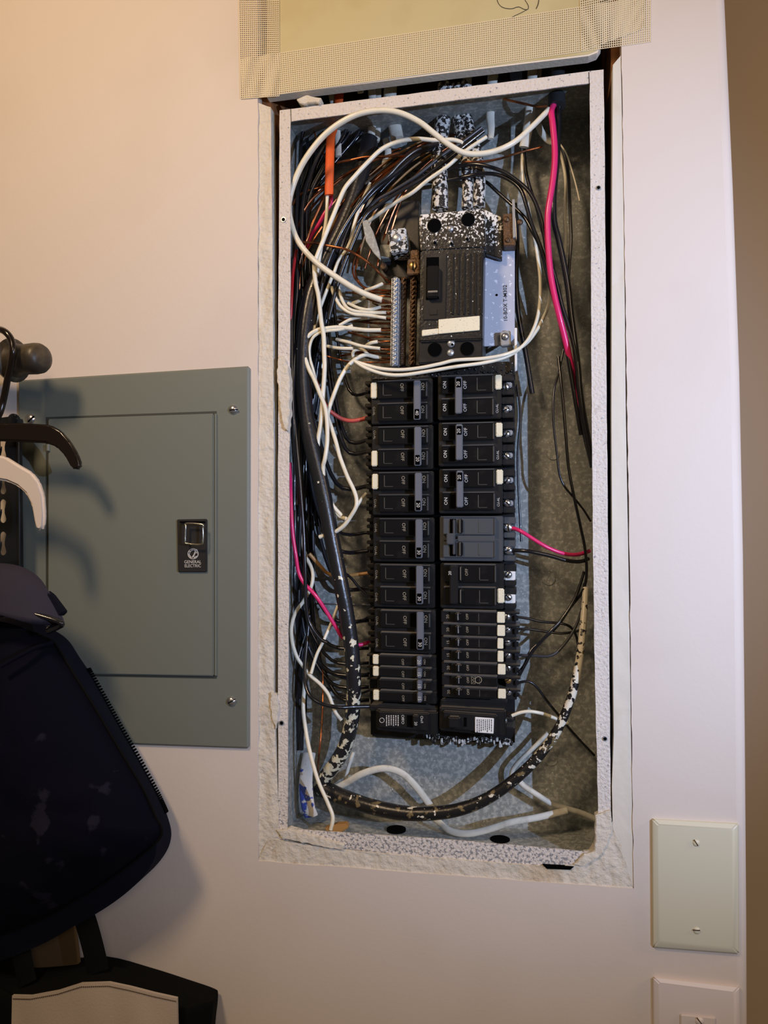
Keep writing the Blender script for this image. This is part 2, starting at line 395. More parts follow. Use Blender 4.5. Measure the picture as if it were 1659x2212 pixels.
# ------------------------------------------------------------------ drywall patch with mesh tape
g = G(); g.poly([(578, -160), (1293, -160), (1297, 96), (1288, 110), (1270, 117), (940, 157), (575, 204)], 0.0, 0.0126)
patch = thing('drywall_patch', P(940, 157, 0.012), 'tan paper-faced drywall patch taped in above the breaker box', 'drywall patch')
for f in g.bm.faces: pass
obj('paper_face', g, 'paper', patch, smooth=0)
g = G(); g.poly([(575, 204), (940, 157), (1270, 117), (1288, 110), (1297, 96), (1299, 100), (1290, 114), (1271, 121), (940, 161), (575, 208)], 0.0004, 0.0130)
obj('gypsum_core', g, 'gypsum', patch, label='white crumbly gypsum edge', smooth=0)
g = G()
g.tube([(1073, -8), (1076, 6), (1086, 16), (1104, 19), (1120, 15), (1132, 20), (1140, 20), (1141, 12), (1134, 0)], 1.6, -0.2, 5)
g.tube([(1140, 20), (1125, 28), (1112, 34), (1103, 39)], 1.3, -0.2, 5); g.tube([(1164, 0), (1162, 10), (1158, 19)], 2.0, -0.2, 5)
obj('pencil_scribble', g, 'pencil', patch, label='pencil scrawl of a looped figure')

def meshtape(c, nl, nw, Y, label):
    """c: four pixel corners tl, tr, br, bl; nl strands across the length, nw along it"""
    g = G()
    def at(u, v):
        t = [c[0][k]*(1-u)+c[1][k]*u for k in (0, 1)]; b = [c[3][k]*(1-u)+c[2][k]*u for k in (0, 1)]
        return P(t[0]*(1-v)+b[0]*v, t[1]*(1-v)+b[1]*v, Y)
    def strand(p, q, w, Yo):
        d = (q-p).normalized(); e = Vector((-d.z, 0, d.x))*w; p, q = p.copy(), q.copy(); p.y += Yo; q.y += Yo
        g.prism([p+e, q+e, q-e, p-e], Y+Yo+0.0002)
    for i in range(nl+1): strand(at(i/nl, 0), at(i/nl, 1), 0.00036, -0.0002)
    for j in range(nw+1): strand(at(0, j/nw), at(1, j/nw), 0.00036, 0.0)
    return obj('mesh_tape', g, 'tape', label=label, cat='tape', group='mesh tape strips on the patch', smooth=0)
meshtape([(520, 128), (1405, -8), (1405, 90), (525, 214)], 188, 20, -0.0006, 'long strip of white mesh tape along the bottom of the drywall patch')
meshtape([(514, -160), (602, -160), (603, 207), (520, 213)], 20, 84, -0.0011, 'upright strip of mesh tape over the left seam of the patch')
meshtape([(1250, -160), (1392, -160), (1392, 60), (1256, 110)], 30, 52, -0.0011, 'upright strip of mesh tape over the right seam of the patch')

# ------------------------------------------------------------------ breaker box enclosure
BOX = thing('breaker_box', P(940, 1850, 0.10), 'open grey steel breaker box with white-painted flange set into the wall', 'electrical box')
FO = [(604, 238), (940, 196), (1304, 150), (1307, 400), (1311, 900), (1315, 1300), (1320, 1790), (1316, 1868), (1245, 1876), (1170, 1872), (900, 1850), (755, 1834), (602, 1812), (600, 1300), (601, 700)]
FI = [(627, 262), (940, 222), (1274, 180), (1276, 500), (1279, 1000), (1284, 1400), (1294, 1843), (1180, 1832), (940, 1812), (760, 1800), (621, 1790), (624, 1200), (627, 600)]
g = G(); flat_shape(g, jit(FO, 0.5, 5, 30), [jit(FI, 0.6, 6, 25)], 0.003, 0.0046)
obj('flange', g, 'flange', BOX, label='white-painted front flange', smooth=0)
# screw holes in the flange
for (x, y) in ((612, 474), (1293, 405), (608, 1562), (1307, 1596)):
    g = G(); g.cyl(x, y, 5.5, 0.0018, 0.0040, 16, 0.0003); obj('screw_hole_rim', g, 'zinc', BOX)
    g = G(); g.cyl(x, y, 3.6, 0.0016, 0.0040, 16); obj('screw_hole', g, 'pit', BOX)
# seams where the top strip meets the side strips
g = G(); g.tube([(628, 236), (629, 262)], 1.2, 2.8, 5); g.tube([(1272, 156), (1273, 182)], 1.6, 2.8, 5); obj('corner_seam', g, 'pit', BOX)
D = 0.095
def wallpanel(name, pts):
    g = G(); fr = [P(x, y, 0.0046) for x, y in pts]; th = 0.0012
    for a, b in zip(fr, fr[1:]):
        d = (b-a).normalized(); n = Vector((-d.z, 0, d.x))*th
        g.add_verts([a, b, (b.x, D, b.z), (a.x, D, a.z), a-n, b-n, (b.x-n.x, D, b.z-n.z), (a.x-n.x, D, a.z-n.z)],
                    [(0, 1, 2, 3), (7, 6, 5, 4), (0, 4, 5, 1), (3, 2, 6, 7), (0, 3, 7, 4), (1, 5, 6, 2)])
    bmesh.ops.recalc_face_normals(g.bm, faces=g.bm.faces)
    obj(name, g, 'box', BOX, smooth=0)
wallpanel('side_wall', [(604, 1811), (604, 600), (606, 240)])
wallpanel('top_wall', [(606, 240), (940, 198), (1302, 153)])
wallpanel('side_wall', [(1302, 153), (1309, 1000), (1313, 1400), (1316, 1866)])
wallpanel('bottom_wall', [(1316, 1866), (1170, 1868), (900, 1848), (755, 1832), (604, 1811)])
g = G()
c = [P(604, 1811, .0046), P(606, 240, .0046), P(1302, 153, .0046), P(1316, 1866, .0046), P(1170, 1868, .0046), P(900, 1848, .0046)]
g.prism([Vector((q.x, D, q.z)) for q in c], D+0.0015)
obj('back_panel', g, 'box', BOX, smooth=0)
# knockouts: punched discs in the back, left side and bottom
def knock(x, y, r, Y=D-0.0004):
    g = G(); g.cyl(x, y, r, Y-0.0006, Y, 24, 0.0003); obj('knockout', g, 'box', BOX)
    return
for (x, y, r) in ((700, 1590, 15), (860, 1700, 16), (1190, 1640, 15), (1185, 1250, 15), (1195, 980, 14)): knock(x, y, r)
def floor_disc(px, py, r, squash=1.0):
    """dark oval knockout hole in the bottom wall: disc in the bottom wall plane"""
    t = P(px, py, 0.0); d = (t-CAM)
    zf = _lin(P(604, 1811, .0046), P(1170, 1868, .0046), 0, P(px, py, .03).x, 2)
    k = (zf+0.0008-CAM.z)/d.z; q = CAM+d*k
    g = G(); n = 24; vs = [(q.x+r*math.cos(2*math.pi*i/n), q.y+r*math.sin(2*math.pi*i/n), q.z) for i in range(n)]
    g.add_verts(vs+[(v[0], v[1], v[2]-0.002) for v in vs], [tuple(range(n)), tuple(range(2*n-1, n-1, -1))]+[(i, (i+1) % n, n+(i+1) % n, n+i) for i in range(n)])
    bmesh.ops.recalc_face_normals(g.bm, faces=g.bm.faces)
    obj('knockout_hole', g, 'pit', BOX, smooth=0)
floor_disc(856, 1790, 0.011); floor_disc(1080, 1812, 0.011)
# dark slot under the bottom flange
g = G(); g.poly([(1172, 1868), (1240, 1872), (1232, 1879), (1182, 1877)], 0.0002, 0.012); obj('flange_slot', g, 'pit', BOX)
# seam bar across the back panel
g = G(); g.tube([(640, 1303), (800, 1306), (1110, 1309)], 3.2, 93.0, 6); obj('rib', g, 'steel', BOX, label='bright horizontal rib on the back panel')

# raised mounting rails behind the breakers
RAIL = thing('bus_assembly', P(945, 1600, 0.095), 'black bus assembly between the two columns of breakers', 'bus bar')
g = G(); g.quad(800, 815, 1112, 1600, 0.078, 0.0955, 0.002); obj('mounting_pan', g, 'plastic', RAIL)
g = G(); g.quad(932, 815, 952, 1535, 0.048, 0.079, 0.001); obj('centre_spine', g, 'pit', RAIL)
g = G()
r = random.Random(4)
for i in range(30):
    y = 1597+r.uniform(-5, 5); x = 920+i*6.3
    g.quad(x, y-6, x+r.uniform(3, 8), y+r.uniform(2, 9), 0.060, 0.066, 0.0006)
obj('bottom_teeth', g, 'crust', RAIL)
g = G(); g.quad(800, 786, 1112, 818, 0.046, 0.080, 0.002)
for i in range(44): g.dome(795+i*7.2+r.uniform(-2, 2), 803+r.uniform(-9, 9), r.uniform(2, 5), 0.047, 0.003, 8)
obj('top_bracket', g, 'crusty', RAIL)

# ------------------------------------------------------------------ main breaker
MB = thing('main_breaker', P(975, 785, 0.08), 'large black main breaker splashed with white paint at its top', 'circuit breaker')
g = G(); g.poly([(905, 463), (1046, 450), (1049, 535), (908, 543)], 0.020, 0.080, 0.0015)
obj('upper_terminal_block', g, 'crusty', MB)
g = G(); g.poly([(908, 541), (1045, 534), (1042, 733), (905, 738)], 0.015, 0.080, 0.0015)
obj('case', g, 'crusty', MB)
g = G(); g.poly([(904, 727), (1043, 722), (1042, 778), (903, 786)], 0.019, 0.080, 0.0015)
obj('lower_terminal_block', g, 'plastic', MB)
g = G(); g.poly([(916, 548), (966, 546), (963, 690), (914, 692)], 0.0135, 0.016, 0.0008); obj('toggle_bezel', g, 'plastic', MB)
g = G(); g.poly([(921, 556), (948, 555), (948, 646), (920, 648)], 0.0131, 0.016); obj('toggle_slot', g, 'pit', MB)
g = G(); g.poly([(922, 574), (948, 573), (947, 642), (921, 643)], 0.006, 0.016, 0.0012); obj('toggle', g, 'face', MB)
g = G(); g.poly([(924, 628), (945, 627), (945, 631), (924, 632)], 0.0055, 0.008, 0.0004); obj('toggle_mark', g, 'steel', MB, label='bright line on the toggle')
g = G()
for i in range(6): x = 976+i*12.4; g.poly([(x, 545), (x+4, 545), (x+3, 679), (x-1, 679)], 0.0128, 0.016, 0.0007)
obj('ridges', g, 'plastic', MB)
g = G(); g.poly([(947, 690), (1036, 682), (1036, 713), (947, 721)], 0.0130, 0.0155, 0.0004); obj('rating_label', g, 'label', MB, label='cream rating label')
g = G(); g.poly([(911, 713), (948, 709), (948, 721), (911, 726)], 0.0135, 0.0155, 0.0006); obj('small_label', g, 'label', MB, label='small rounded cream label')
g = G(); g.poly([(927, 668), (945, 667), (945, 680), (927, 681)], 0.0125, 0.016, 0.0006); obj('test_button', g, 'plastic', MB)
for (x, y, rr, yf) in ((938, 487, 14.5, .0195), (1011, 474, 14, .0195), (939, 755, 15, .0185), (1009, 753, 15, .0185)):
    g = G(); g.cyl(x, y, rr+1.2, yf-0.0002, yf+0.002, 24, 0.0002); hr = obj('terminal_collar', g, 'plastic', MB); g = G(); g.cyl(x, y, rr, yf-0.0006, yf+0.002, 24); obj('terminal_hole', g, 'pit', hr, smooth=40)
for (x, y, rr, yf) in ((938, 522, 4.5, .0195), (973, 524, 6, .0195), (1008, 514, 5, .0195), (973, 494, 7, .0195), (974, 742, 8.5, .0185), (973, 762, 8, .0185)):
    g = G(); g.dome(x, y, rr, yf, 0.002, 14); obj('small_screw', g, 'zinc', MB, smooth=40)
for (x, y) in ((939, 523), (975, 525), (1009, 515), (977, 744)):
    g = G(); g.cyl(x, y, 2.6, 0.0165, 0.019, 12); obj('screw_recess', g, 'pit', MB)

# bright cover plate right of the main breaker
CP = thing('bus_cover_plate', P(1080, 760, 0.06), 'bright speckled metal cover plate right of the main breaker', 'metal plate')
g = G(); g.poly([(1046, 470), (1070, 466), (1112, 520), (1112, 745), (1044, 748)], 0.050, 0.053, 0.0004); obj('sheet', g, 'plate', CP, smooth=0)
g = G(); g.poly([(1046, 452), (1086, 470), (1084, 560), (1048, 548)], 0.040, 0.052, 0.001); obj('upper_block', g, 'crusty', CP)
g = G(); g.poly([(1086, 462), (1112, 460), (1114, 530), (1088, 531)], 0.032, 0.050, 0.0008); obj('bracket', g, 'bronze', CP, label='dull brown terminal bracket')
g = G(); g.poly([(1106, 430), (1112, 430), (1114, 512), (1108, 514)], 0.028, 0.034, 0.0004); obj('bracket_fin', g, 'zinc', CP)
g = G()
for (x, y, rr) in ((1094, 474, 7), (1096, 519, 6), (1123, 480, 7)): g.dome(x, y, rr, 0.0322, 0.002, 14)
obj('rivet', g, 'bronze', CP)
g = G(); g.cyl(1073, 637, 2.4, 0.0492, 0.051, 12); obj('pin_hole', g, 'pit', CP)
g = G(); text(g, '10-BOX T-M302', 1092, 655, 8, 0.0497, 90, 1.05); obj('stamped_text', g, 'inkblack', CP, smooth=0)
g = G(); g.poly([(1080, 716), (1103, 714), (1104, 745), (1082, 747)], 0.040, 0.051, 0.0008); obj('lower_lug', g, 'zinc', CP)
g = G(); g.dome(1091, 727, 9, 0.040, 0.003, 18); obj('lug_screw', g, 'steel', CP)
g = G(); g.poly([(1111, 708), (1117, 708), (1117, 800), (1112, 802)], 0.032, 0.036, 0.0004); obj('edge_strip', g, 'labelwhite', CP)

# ------------------------------------------------------------------ neutral bars
def bar(name, x0, y0, x1, y1, w, mm, Yf, n, label, cat='terminal bar', rise=0.002):
    t = thing(name, P(x1, y1, Yf+0.01), label, cat)
    g = G(); g.poly([(x0-w/2, y0), (x0+w/2, y0), (x1+w/2, y1), (x1-w/2, y1)], Yf, Yf+0.012, 0.0008); obj('bar_body', g, mm, t)
    for i in range(n):
        f = (i+0.5)/n; x = x0+(x1-x0)*f; y = y0+(y1-y0)*f
        g = G(); g.dome(x, y, w*0.42, Yf, rise, 12); g.slotbar(x, y, w*0.40, Yf-rise-0.0002, 0.9, 0.18, 0.001)
        obj('terminal_screw', g, mm, t)
    return t
bar('neutral_bar', 854, 600, 851, 790, 17, 'zinc', 0.030, 19, 'silver neutral bar with slanted screw heads left of the main breaker', rise=0.0035)
bar('ground_bar', 872, 598, 868, 788, 10, 'bronze', 0.042, 19, 'narrow rusty brown bar just right of the silver neutral bar')
bar('ground_bar', 893, 596, 889, 788, 13, 'bronze', 0.034, 19, 'dark brown bar tight against the main breaker left side', rise=0.003)
NB = thing('neutral_lug', P(850, 560, 0.08), 'silver neutral lug with a black base left of the main breaker', 'lug')
g = G(); g.poly([(818, 440), (905, 432), (905, 600), (826, 600)], 0.062, 0.085, 0.001); obj('lug_base', g, 'plastic', NB)
g = G(); g.poly([(838, 496), (876, 491), (880, 540), (842, 545)], 0.028, 0.060, 0.0012); obj('lug_body', g, 'crust', NB)
g = G(); g.dome(857, 514, 10, 0.028, 0.002, 16); obj('lug_screw', g, 'zinc', NB)
g = G(); g.poly([(820, 528), (846, 528), (842, 556), (822, 558)], 0.048, 0.062, 0.0008); obj('lug_tab', g, 'box', NB)
g = G(); g.cyl(828, 574, 7, 0.050, 0.062, 14, 0.0008); obj('post', g, 'bronze', NB)
g = G(); g.poly([(782, 478), (792, 474), (806, 500), (820, 545), (822, 562), (806, 545), (790, 520)], 0.030, 0.034, 0.0006); obj('lug_shield', g, 'box', NB, label='paint-splashed grey metal tongue')
BL = thing('bonding_lug', P(893, 590, 0.05), 'small lug block with a shiny brass screw beside the main breaker', 'lug')
g = G(); g.poly([(880, 560), (906, 558), (906, 592), (879, 594)], 0.026, 0.050, 0.001); obj('block', g, 'bronze', BL)
g = G(); g.poly([(887, 540), (904, 539), (904, 560), (886, 561)], 0.030, 0.050, 0.001); obj('upper_block', g, 'bronze', BL)
g = G(); g.dome(892, 574, 9.5, 0.026, 0.0025, 20); g2 = G(); g2.slotbar(892, 574, 9, 0.0232, 1.57, 0.12, 0.002); obj('brass_screw', g, 'brass', BL); obj('screw_slot', g2, 'pit', BL)

# ------------------------------------------------------------------ breakers
def tx(x, y): return x+(y-817)*0.013
def screw(par, x, y, r, Yf, ang, m='steel'):
    g = G(); g.dome(x, y, r, Yf, 0.0022, 16); s = obj('terminal_screw', g, m, par)
    g = G(); g.slotbar(x, y, r*0.85, Yf-0.0025, ang, 0.13, 0.0015); obj('screw_slot', g, 'pit', s)

def two_pole_right(y0, y1, amp, label, sticker, style='std', lug=False):
    t = thing('circuit_breaker', P(tx(1030, y0), y1, 0.080), label, 'circuit breaker', 'breakers in the right column')
    X = lambda x: tx(x, y0)
    h = (y1-y0)/2
    clear = style == 'clear'
    g = G(); g.quad(X(946), y0+1, X(1083), y1-1, 0.034, 0.080, 0.0010); obj('case', g, 'clear' if clear else 'plastic', t)
    let = G(); dim = G()
    for k in (0, 1):
        a = y0+k*h
        g = G(); g.quad(X(953), a+4, X(1065), a+h-8, 0.0285, 0.036, 0.0008); obj('pole_face', g, 'clear' if clear else 'face', t)
        g = G(); g.quad(X(953), a+1.5, X(1066), a+4.2, 0.0268, 0.036, 0.0005); g.quad(X(1063), a+5, X(1066), a+h-9, 0.0272, 0.036, 0.0005); obj('face_rim', g, 'clear' if clear else 'rim', t)
        g = G(); g.quad(X(968), a+7, X(981), a+h-11, 0.0280, 0.030); obj('toggle_slot', g, 'pit', t)
        g = G(); g.quad(X(1030), a+9, X(1031.5), a+h-13, 0.0281, 0.029); g.quad(X(1030), a+h-14, X(1050), a+h-13, 0.0281, 0.029); obj('moulded_line', g, 'faint', t)
        # terminal end: clamp blocks
        g = G(); g.quad(X(1084), a+3, X(1110), a+h*0.36, 0.045, 0.080, 0.0008); g.quad(X(1084), a+h*0.72, X(1110), a+h-2, 0.042, 0.080, 0.0008)
        g.quad(X(1084), a+h*0.36, X(1108), a+h*0.72, 0.056, 0.080, 0.0006)
        obj('terminal_block', g, 'clear' if clear else 'plastic', t)
        if lug:
            g = G(); g.quad(X(1084), a+h*0.28, X(1108), a+h*0.74, 0.044, 0.056, 0.0012); lg = obj('lug', g, 'labelwhite', t, label='pale square lug')
        g = G(); g.quad(X(1092), a+h*0.42, X(1106), a+h*0.66, 0.048, 0.057, 0.001); obj('pressure_plate', g, 'zinc', t)
        screw(t, X(1093 if not clear else 1094), a+h*0.52, 8.2 if not clear else 9.5, 0.043, [0.9, 2.4, 1.7, 0.4][(int(y0)+k) % 4])
        if style == 'std':
            text(let, 'ON', X(961), a+h*0.44, 7.5, 0.0284, 90); text(let, 'OFF', X(1005), a+h*0.44, 7.5, 0.0284, 90)
            if k == 1 or not sticker: text(let, 'CU-AL', X(1074), a+h*0.48, 5.5, 0.0338, 90, 0.9)
        else:
            g = G(); g.quad(X(987), a+7, X(996), a+h-11, 0.0245, 0.030, 0.0012); obj('toggle', g, 'chrome' if False else 'face', t)
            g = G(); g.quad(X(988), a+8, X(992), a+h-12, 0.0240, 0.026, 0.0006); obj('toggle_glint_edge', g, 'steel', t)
    if style == 'std':
        g = G(); g.quad(X(983), y0+5, X(998), y1-14, 0.0185, 0.0215, 0.0009); g.quad(X(985), y0+9, X(996), y0+h-14, 0.021, 0.030); g.quad(X(985), y0+h+8, X(996), y1-18, 0.021, 0.030)
        hd = obj('handle_tie', g, 'handle', t, label='slate grey handle tie')
        g = G(); g.quad(X(985.5), y0+9, X(996), y0+28, 0.0180, 0.0188, 0.0004); pl = obj('rating_plate', g, 'pit', hd)
        text(let, amp, X(990), y0+19, 7.5, 0.0178, 90)
    elif style == 'bar':
        g = G(); g.quad(X(966), y0+6, X(984), y1-10, 0.0205, 0.030, 0.0010); hd = obj('handle_tie', g, 'plastic', t)
        text(let, amp, X(967), y0+22, 6.5, 0.0195, 90); text(dim, 'OFF', X(1003), y0+20, 6.5, 0.0284, 90)
    else:
        g = G(); g.quad(X(960), y0+38, X(978), y0+62, 0.0205, 0.030, 0.001); g.quad(X(974), y0+8, X(979), y1-14, 0.022, 0.030, 0.0008); obj('handle_tie', g, 'clear', t)
        g = G(); g.quad(X(984), y0+h-6, X(1066), y0+h+7, 0.0270, 0.030, 0.0008); obj('centre_rib', g, 'clear', t)
    if let.bm.verts: obj('lettering', let, 'ink', t, smooth=0)
    if dim.bm.verts: obj('faded_lettering', dim, 'inkdim', t, smooth=0)
    if sticker:
        a = y0 + (h if sticker == 2 else 0)
        g = G(); g.quad(X(1069), a+4, X(1084), a+h-14, 0.0310, 0.0345, 0.0010); obj('sticker', g, 'label', t, label='cream paper sticker')
    return t
two_pole_right(810, 908, '20', 'two-pole 20 amp breaker at the top of the right column', 1)
two_pole_right(912, 1008, '20', 'two-pole 20 amp breaker second from the top in the right column', 1)
two_pole_right(1012, 1110, '20', 'third two-pole 20 amp breaker in the right column, above the smoky one', 1)
two_pole_right(1114, 1212, '', 'smoky grey two-pole breaker feeding the pink and black wires', 0, 'clear')
two_pole_right(1216, 1314, '20', 'glossy two-pole 20 amp breaker with pale square lugs', 2, 'bar', lug=True)

THR = [(1317, 1345, '20'), (1345, 1373, '20'), (1373, 1400, '15'), (1400, 1428, '15'), (1428, 1455, '20'), (1455, 1481, ''), (1481, 1506, '20')]
THL = ['thin 20 amp breaker at the top of the seven thin ones in the right column', 'thin 20 amp breaker second of the thin ones on the right', 'thin 15 amp breaker with a plain yellowed sticker, upper of two on the right',
       'thin 15 amp breaker with a plain yellowed sticker, lower of two on the right', 'thin 20 amp breaker below the two 15 amp ones on the right', 'thin breaker with embossed emblem and no sticker on the right', 'thin 20 amp breaker at the bottom of the thin ones on the right']
for i, (a, b, amp) in enumerate(THR):
    t = thing('thin_circuit_breaker', P(tx(1030, a), b, 0.080), THL[i], 'circuit breaker', 'thin breakers in the right column')
    X = lambda x: tx(x, a)
    g = G(); g.quad(X(946), a+1.5, X(1066), b-0.5, 0.032, 0.080, 0.0008); obj('case', g, 'plastic', t)
    g = G(); g.quad(X(966), a+4, X(1064), b-3, 0.0285, 0.033, 0.0006); obj('face', g, 'face', t)
    g = G(); g.quad(X(950), a-0.5, X(1066), a+3.6, 0.0275, 0.036, 0.0005); obj('face_rim', g, 'rim', t)
    g = G(); g.quad(X(976), a+6, X(988), b-5, 0.0215, 0.030, 0.0012); hd = obj('toggle', g, 'face', t)
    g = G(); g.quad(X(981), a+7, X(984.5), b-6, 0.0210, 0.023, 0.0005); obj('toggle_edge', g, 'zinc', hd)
    g = G(); g.quad(X(1027), a+6, X(1028), b-5, 0.0281, 0.029); obj('moulded_line', g, 'faint', t)
    let = G()
    if amp: text(let, amp, X(961), (a+b)/2+1, 6.5, 0.0318, 90)
    text(let, 'OFF', X(1003), (a+b)/2+1, 5.5, 0.0283, 90)
    if i == 5:
        c = [P(X(1025)+7*math.cos(q), (a+b)/2+1+7*math.sin(q), 0.0280) for q in [2*math.pi*k/20 for k in range(20)]]
        let.tube3(c, 0.0004, 5, closed=True, sub=1); m_ = (a+b)/2+1
        let.tube3([P(x_, y_, 0.0280) for x_, y_ in ((X(1010), m_-8), (X(1018), m_-8), (X(1018), m_+8), (X(1010), m_+8))], 0.0003, 5, closed=True, sub=1)
        let.tube([(X(1012), m_+6), (X(1016), m_+3), (X(1012), m_), (X(1016), m_-3), (X(1012), m_-6)], 1.0, 28.0, 5)
    obj('lettering', let, 'inkdim', t, smooth=0)
    if i != 5:
        g = G(); g.quad(X(1067), a+2, X(1084 if i not in (2, 3) else 1080), b-3, 0.0300, 0.034, 0.0006); obj('sticker', g, 'label', t, label='cream paper sticker' if i not in (2, 3) else 'plain yellowed sticker')
    g = G(); g.quad(X(1066), a+2, X(1116), a+6, 0.040, 0.080, 0.0006); g.quad(X(1084), a+5, X(1108), b-2, 0.054, 0.080, 0.0006); g.quad(X(1104), a+9, X(1113), b-8, 0.050, 0.056, 0.0006); obj('terminal_block', g, 'plastic', t)
    screw(t, X(1089), (a+b)/2+1, 8.0, 0.043, [1.5, 0.6, 0.2, 0.9, 1.9, 0.5, 1.0][i], 'brass' if i == 5 else 'steel')

def two_pole_left(y0, y1, amp, label, stickers=(), ink='ink'):
    t = thing('circuit_breaker', P(tx(870, y0), y1, 0.080), label, 'circuit breaker', 'breakers in the left column')
    X = lambda x: tx(x, y0); h = (y1-y0)/2
    g = G(); g.quad(X(802), y0+1, X(934), y1-1, 0.034, 0.080, 0.0010); obj('case', g, 'plastic', t)
    let = G(); dim = G()
    for k in (0, 1):
        a = y0+k*h
        g = G(); g.quad(X(815), a+5, X(923), a+h-7, 0.0285, 0.036, 0.0008); obj('pole_face', g, 'face', t)
        g = G(); g.quad(X(815), a+2.5, X(924), a+5, 0.0268, 0.036, 0.0005); obj('face_rim', g, 'rim', t)
        g = G(); g.quad(X(879), a+8, X(893), a+h-10, 0.0280, 0.030); obj('toggle_slot', g, 'pit', t)
        g = G(); g.quad(X(827), a+10, X(828.5), a+h-14, 0.0281, 0.029); g.quad(X(827), a+h-15, X(846), a+h-14, 0.0281, 0.029); obj('moulded_line', g, 'faint', t)
        g = G()
        for q in (0.02, 0.30, 0.60): g.quad(X(788), a+h*(q+0.02), X(803), a+h*(q+0.20), 0.046, 0.080, 0.0008)
        g.quad(X(794), a+2, X(803), a+h-2, 0.056, 0.080, 0.0008)
        obj('terminal_block', g, 'plastic', t)
        g = G(); g.quad(X(919), a+7, X(922.5), a+h-9, 0.0270, 0.0295, 0.0008); obj('end_ridge', g, 'clear', t)
        text(dim, 'OFF', X(868), a+h*0.44, 7.5, 0.0284, -90); text(dim, 'ON', X(913), a+h*0.40, 7.5, 0.0284, -90)
        if k not in stickers: text(dim, 'CU-AL', X(808), a+h*0.48, 5.5, 0.0338, -90, 0.85)
        else:
            g = G(); g.quad(X(800.5), a+6, X(814), a+h-9, 0.0300, 0.0345, 0.0010); obj('sticker', g, 'label', t, label='cream paper sticker')
    g = G(); g.quad(X(893), y0+5, X(908.5), y1-9, 0.0185, 0.0215, 0.0009); g.quad(X(895), y0+9, X(906), y0+h-14, 0.021, 0.030); g.quad(X(895), y0+h+8, X(906), y1-14, 0.021, 0.030)
    hd = obj('handle_tie', g, 'handle', t, label='slate grey handle tie')
    g = G(); g.quad(X(895.5), y1-32, X(905.5), y1-11, 0.0180, 0.0188, 0.0004); obj('rating_plate', g, 'pit', hd)
    text(let, amp, X(900.5), y1-22, 7.5, 0.0178, -90)
    obj('lettering', let, 'ink', t, smooth=0); obj('faded_lettering', dim, 'inkdim', t, smooth=0)
    return t
LL = [(815, 914, '40', 'two-pole 40 amp breaker at the top of the left column', (0,)), (916, 1014, '20', 'upper two-pole 20 amp breaker in the left column', (1,)), (1016, 1113, '20', 'lower two-pole 20 amp breaker in the left column', (0,)),
      (1117, 1215, '30', 'uppermost two-pole 30 amp breaker in the left column', ()), (1218, 1315, '30', 'middle two-pole 30 amp breaker in the left column', ()), (1318, 1414, '30', 'lowest two-pole 30 amp breaker in the left column', ())]
for a in LL: two_pole_left(*a)
for i, (a, b, amp, lab) in enumerate([(1417, 1443, '20', 'thin 20 amp breaker in the left column under the two-pole ones'), (1443, 1469, '15', 'first thin 15 amp breaker below the thin 20 amp one on the left'),
                     (1469, 1495, '15', 'thin 15 amp breaker without a sticker in the left column'), (1495, 1522, '15', 'thin 15 amp breaker at the bottom of the left thin ones')]):
    t = thing('thin_circuit_breaker', P(tx(870, a), b, 0.080), lab, 'circuit breaker', 'thin breakers in the left column')
    X = lambda x: tx(x, a)
    g = G(); g.quad(X(806), a+1, X(934), b-0.5, 0.034, 0.080, 0.0008); obj('case', g, 'plastic', t)
    g = G(); g.quad(X(810), a+4, X(921), b-3, 0.0285, 0.035, 0.0006); obj('face', g, 'face', t)
    g = G(); g.quad(X(812), a+0.5, X(924), a+3.4, 0.0275, 0.036, 0.0005); obj('face_rim', g, 'rim', t)
    g = G(); g.quad(X(892), a+2, X(902), b-2, 0.0205, 0.030, 0.0010); obj('toggle', g, 'handle', t, label='slate grey toggle')
    g = G(); g.quad(X(905), a+6, X(913), b-6, 0.0275, 0.030, 0.0008); obj('on_button', g, 'face', t)
    let = G(); text(let, amp, X(897), (a+b)/2, 7, 0.0202, -90); obj('lettering', let, 'ink', t, smooth=0)
    dim = G(); text(dim, 'OFF', X(862), (a+b)/2, 5.5, 0.0283, -90); text(dim, 'ON', X(909), (a+b)/2, 4.8, 0.0273, -90); obj('faded_lettering', dim, 'inkdim', t, smooth=0)
    if i != 2: g = G(); g.quad(X(797), a+2, X(810), b-3, 0.0290, 0.034, 0.0008); obj('sticker', g, 'label', t, label='tan cream sticker')
    g = G(); g.quad(X(784), a+2, X(806), a+6, 0.050, 0.080, 0.0006); g.quad(X(790), a+6, X(806), b-2, 0.060, 0.080, 0.0006); obj('terminal_block', g, 'plastic', t)

# ground-fault breakers at the bottom
t = thing('test_circuit_breaker', P(870, 1592, 0.080), 'wide dusty breaker with small white print at the bottom of the left column', 'circuit breaker')
g = G(); g.poly([(798, 1523), (945, 1530), (945, 1546), (798, 1536)], 0.036, 0.082, 0.0010); g.poly([(812, 1533), (945, 1538), (945, 1590), (812, 1577)], 0.030, 0.080, 0.0015); obj('case', g, 'plastic', t)
g = G(); g.poly([(818, 1536), (926, 1541), (926, 1580), (818, 1572)], 0.0245, 0.031, 0.0012); obj('face', g, 'plastic', t)
g = G(); g.poly([(879, 1545), (892, 1546), (892, 1572), (879, 1570)], 0.0240, 0.026); obj('toggle_slot', g, 'pit', t)
g = G(); g.poly([(891, 1545), (903, 1546), (903, 1570), (891, 1569)], 0.0180, 0.025, 0.001); obj('toggle', g, 'plastic', t)
let = G(); text(let, 'Off/O', 870, 1554, 6, 0.0242, -90); text(let, '20', 898, 1563, 6, 0.0177, -90); text(let, 'On/I', 911, 1554, 6, 0.0242, -90)
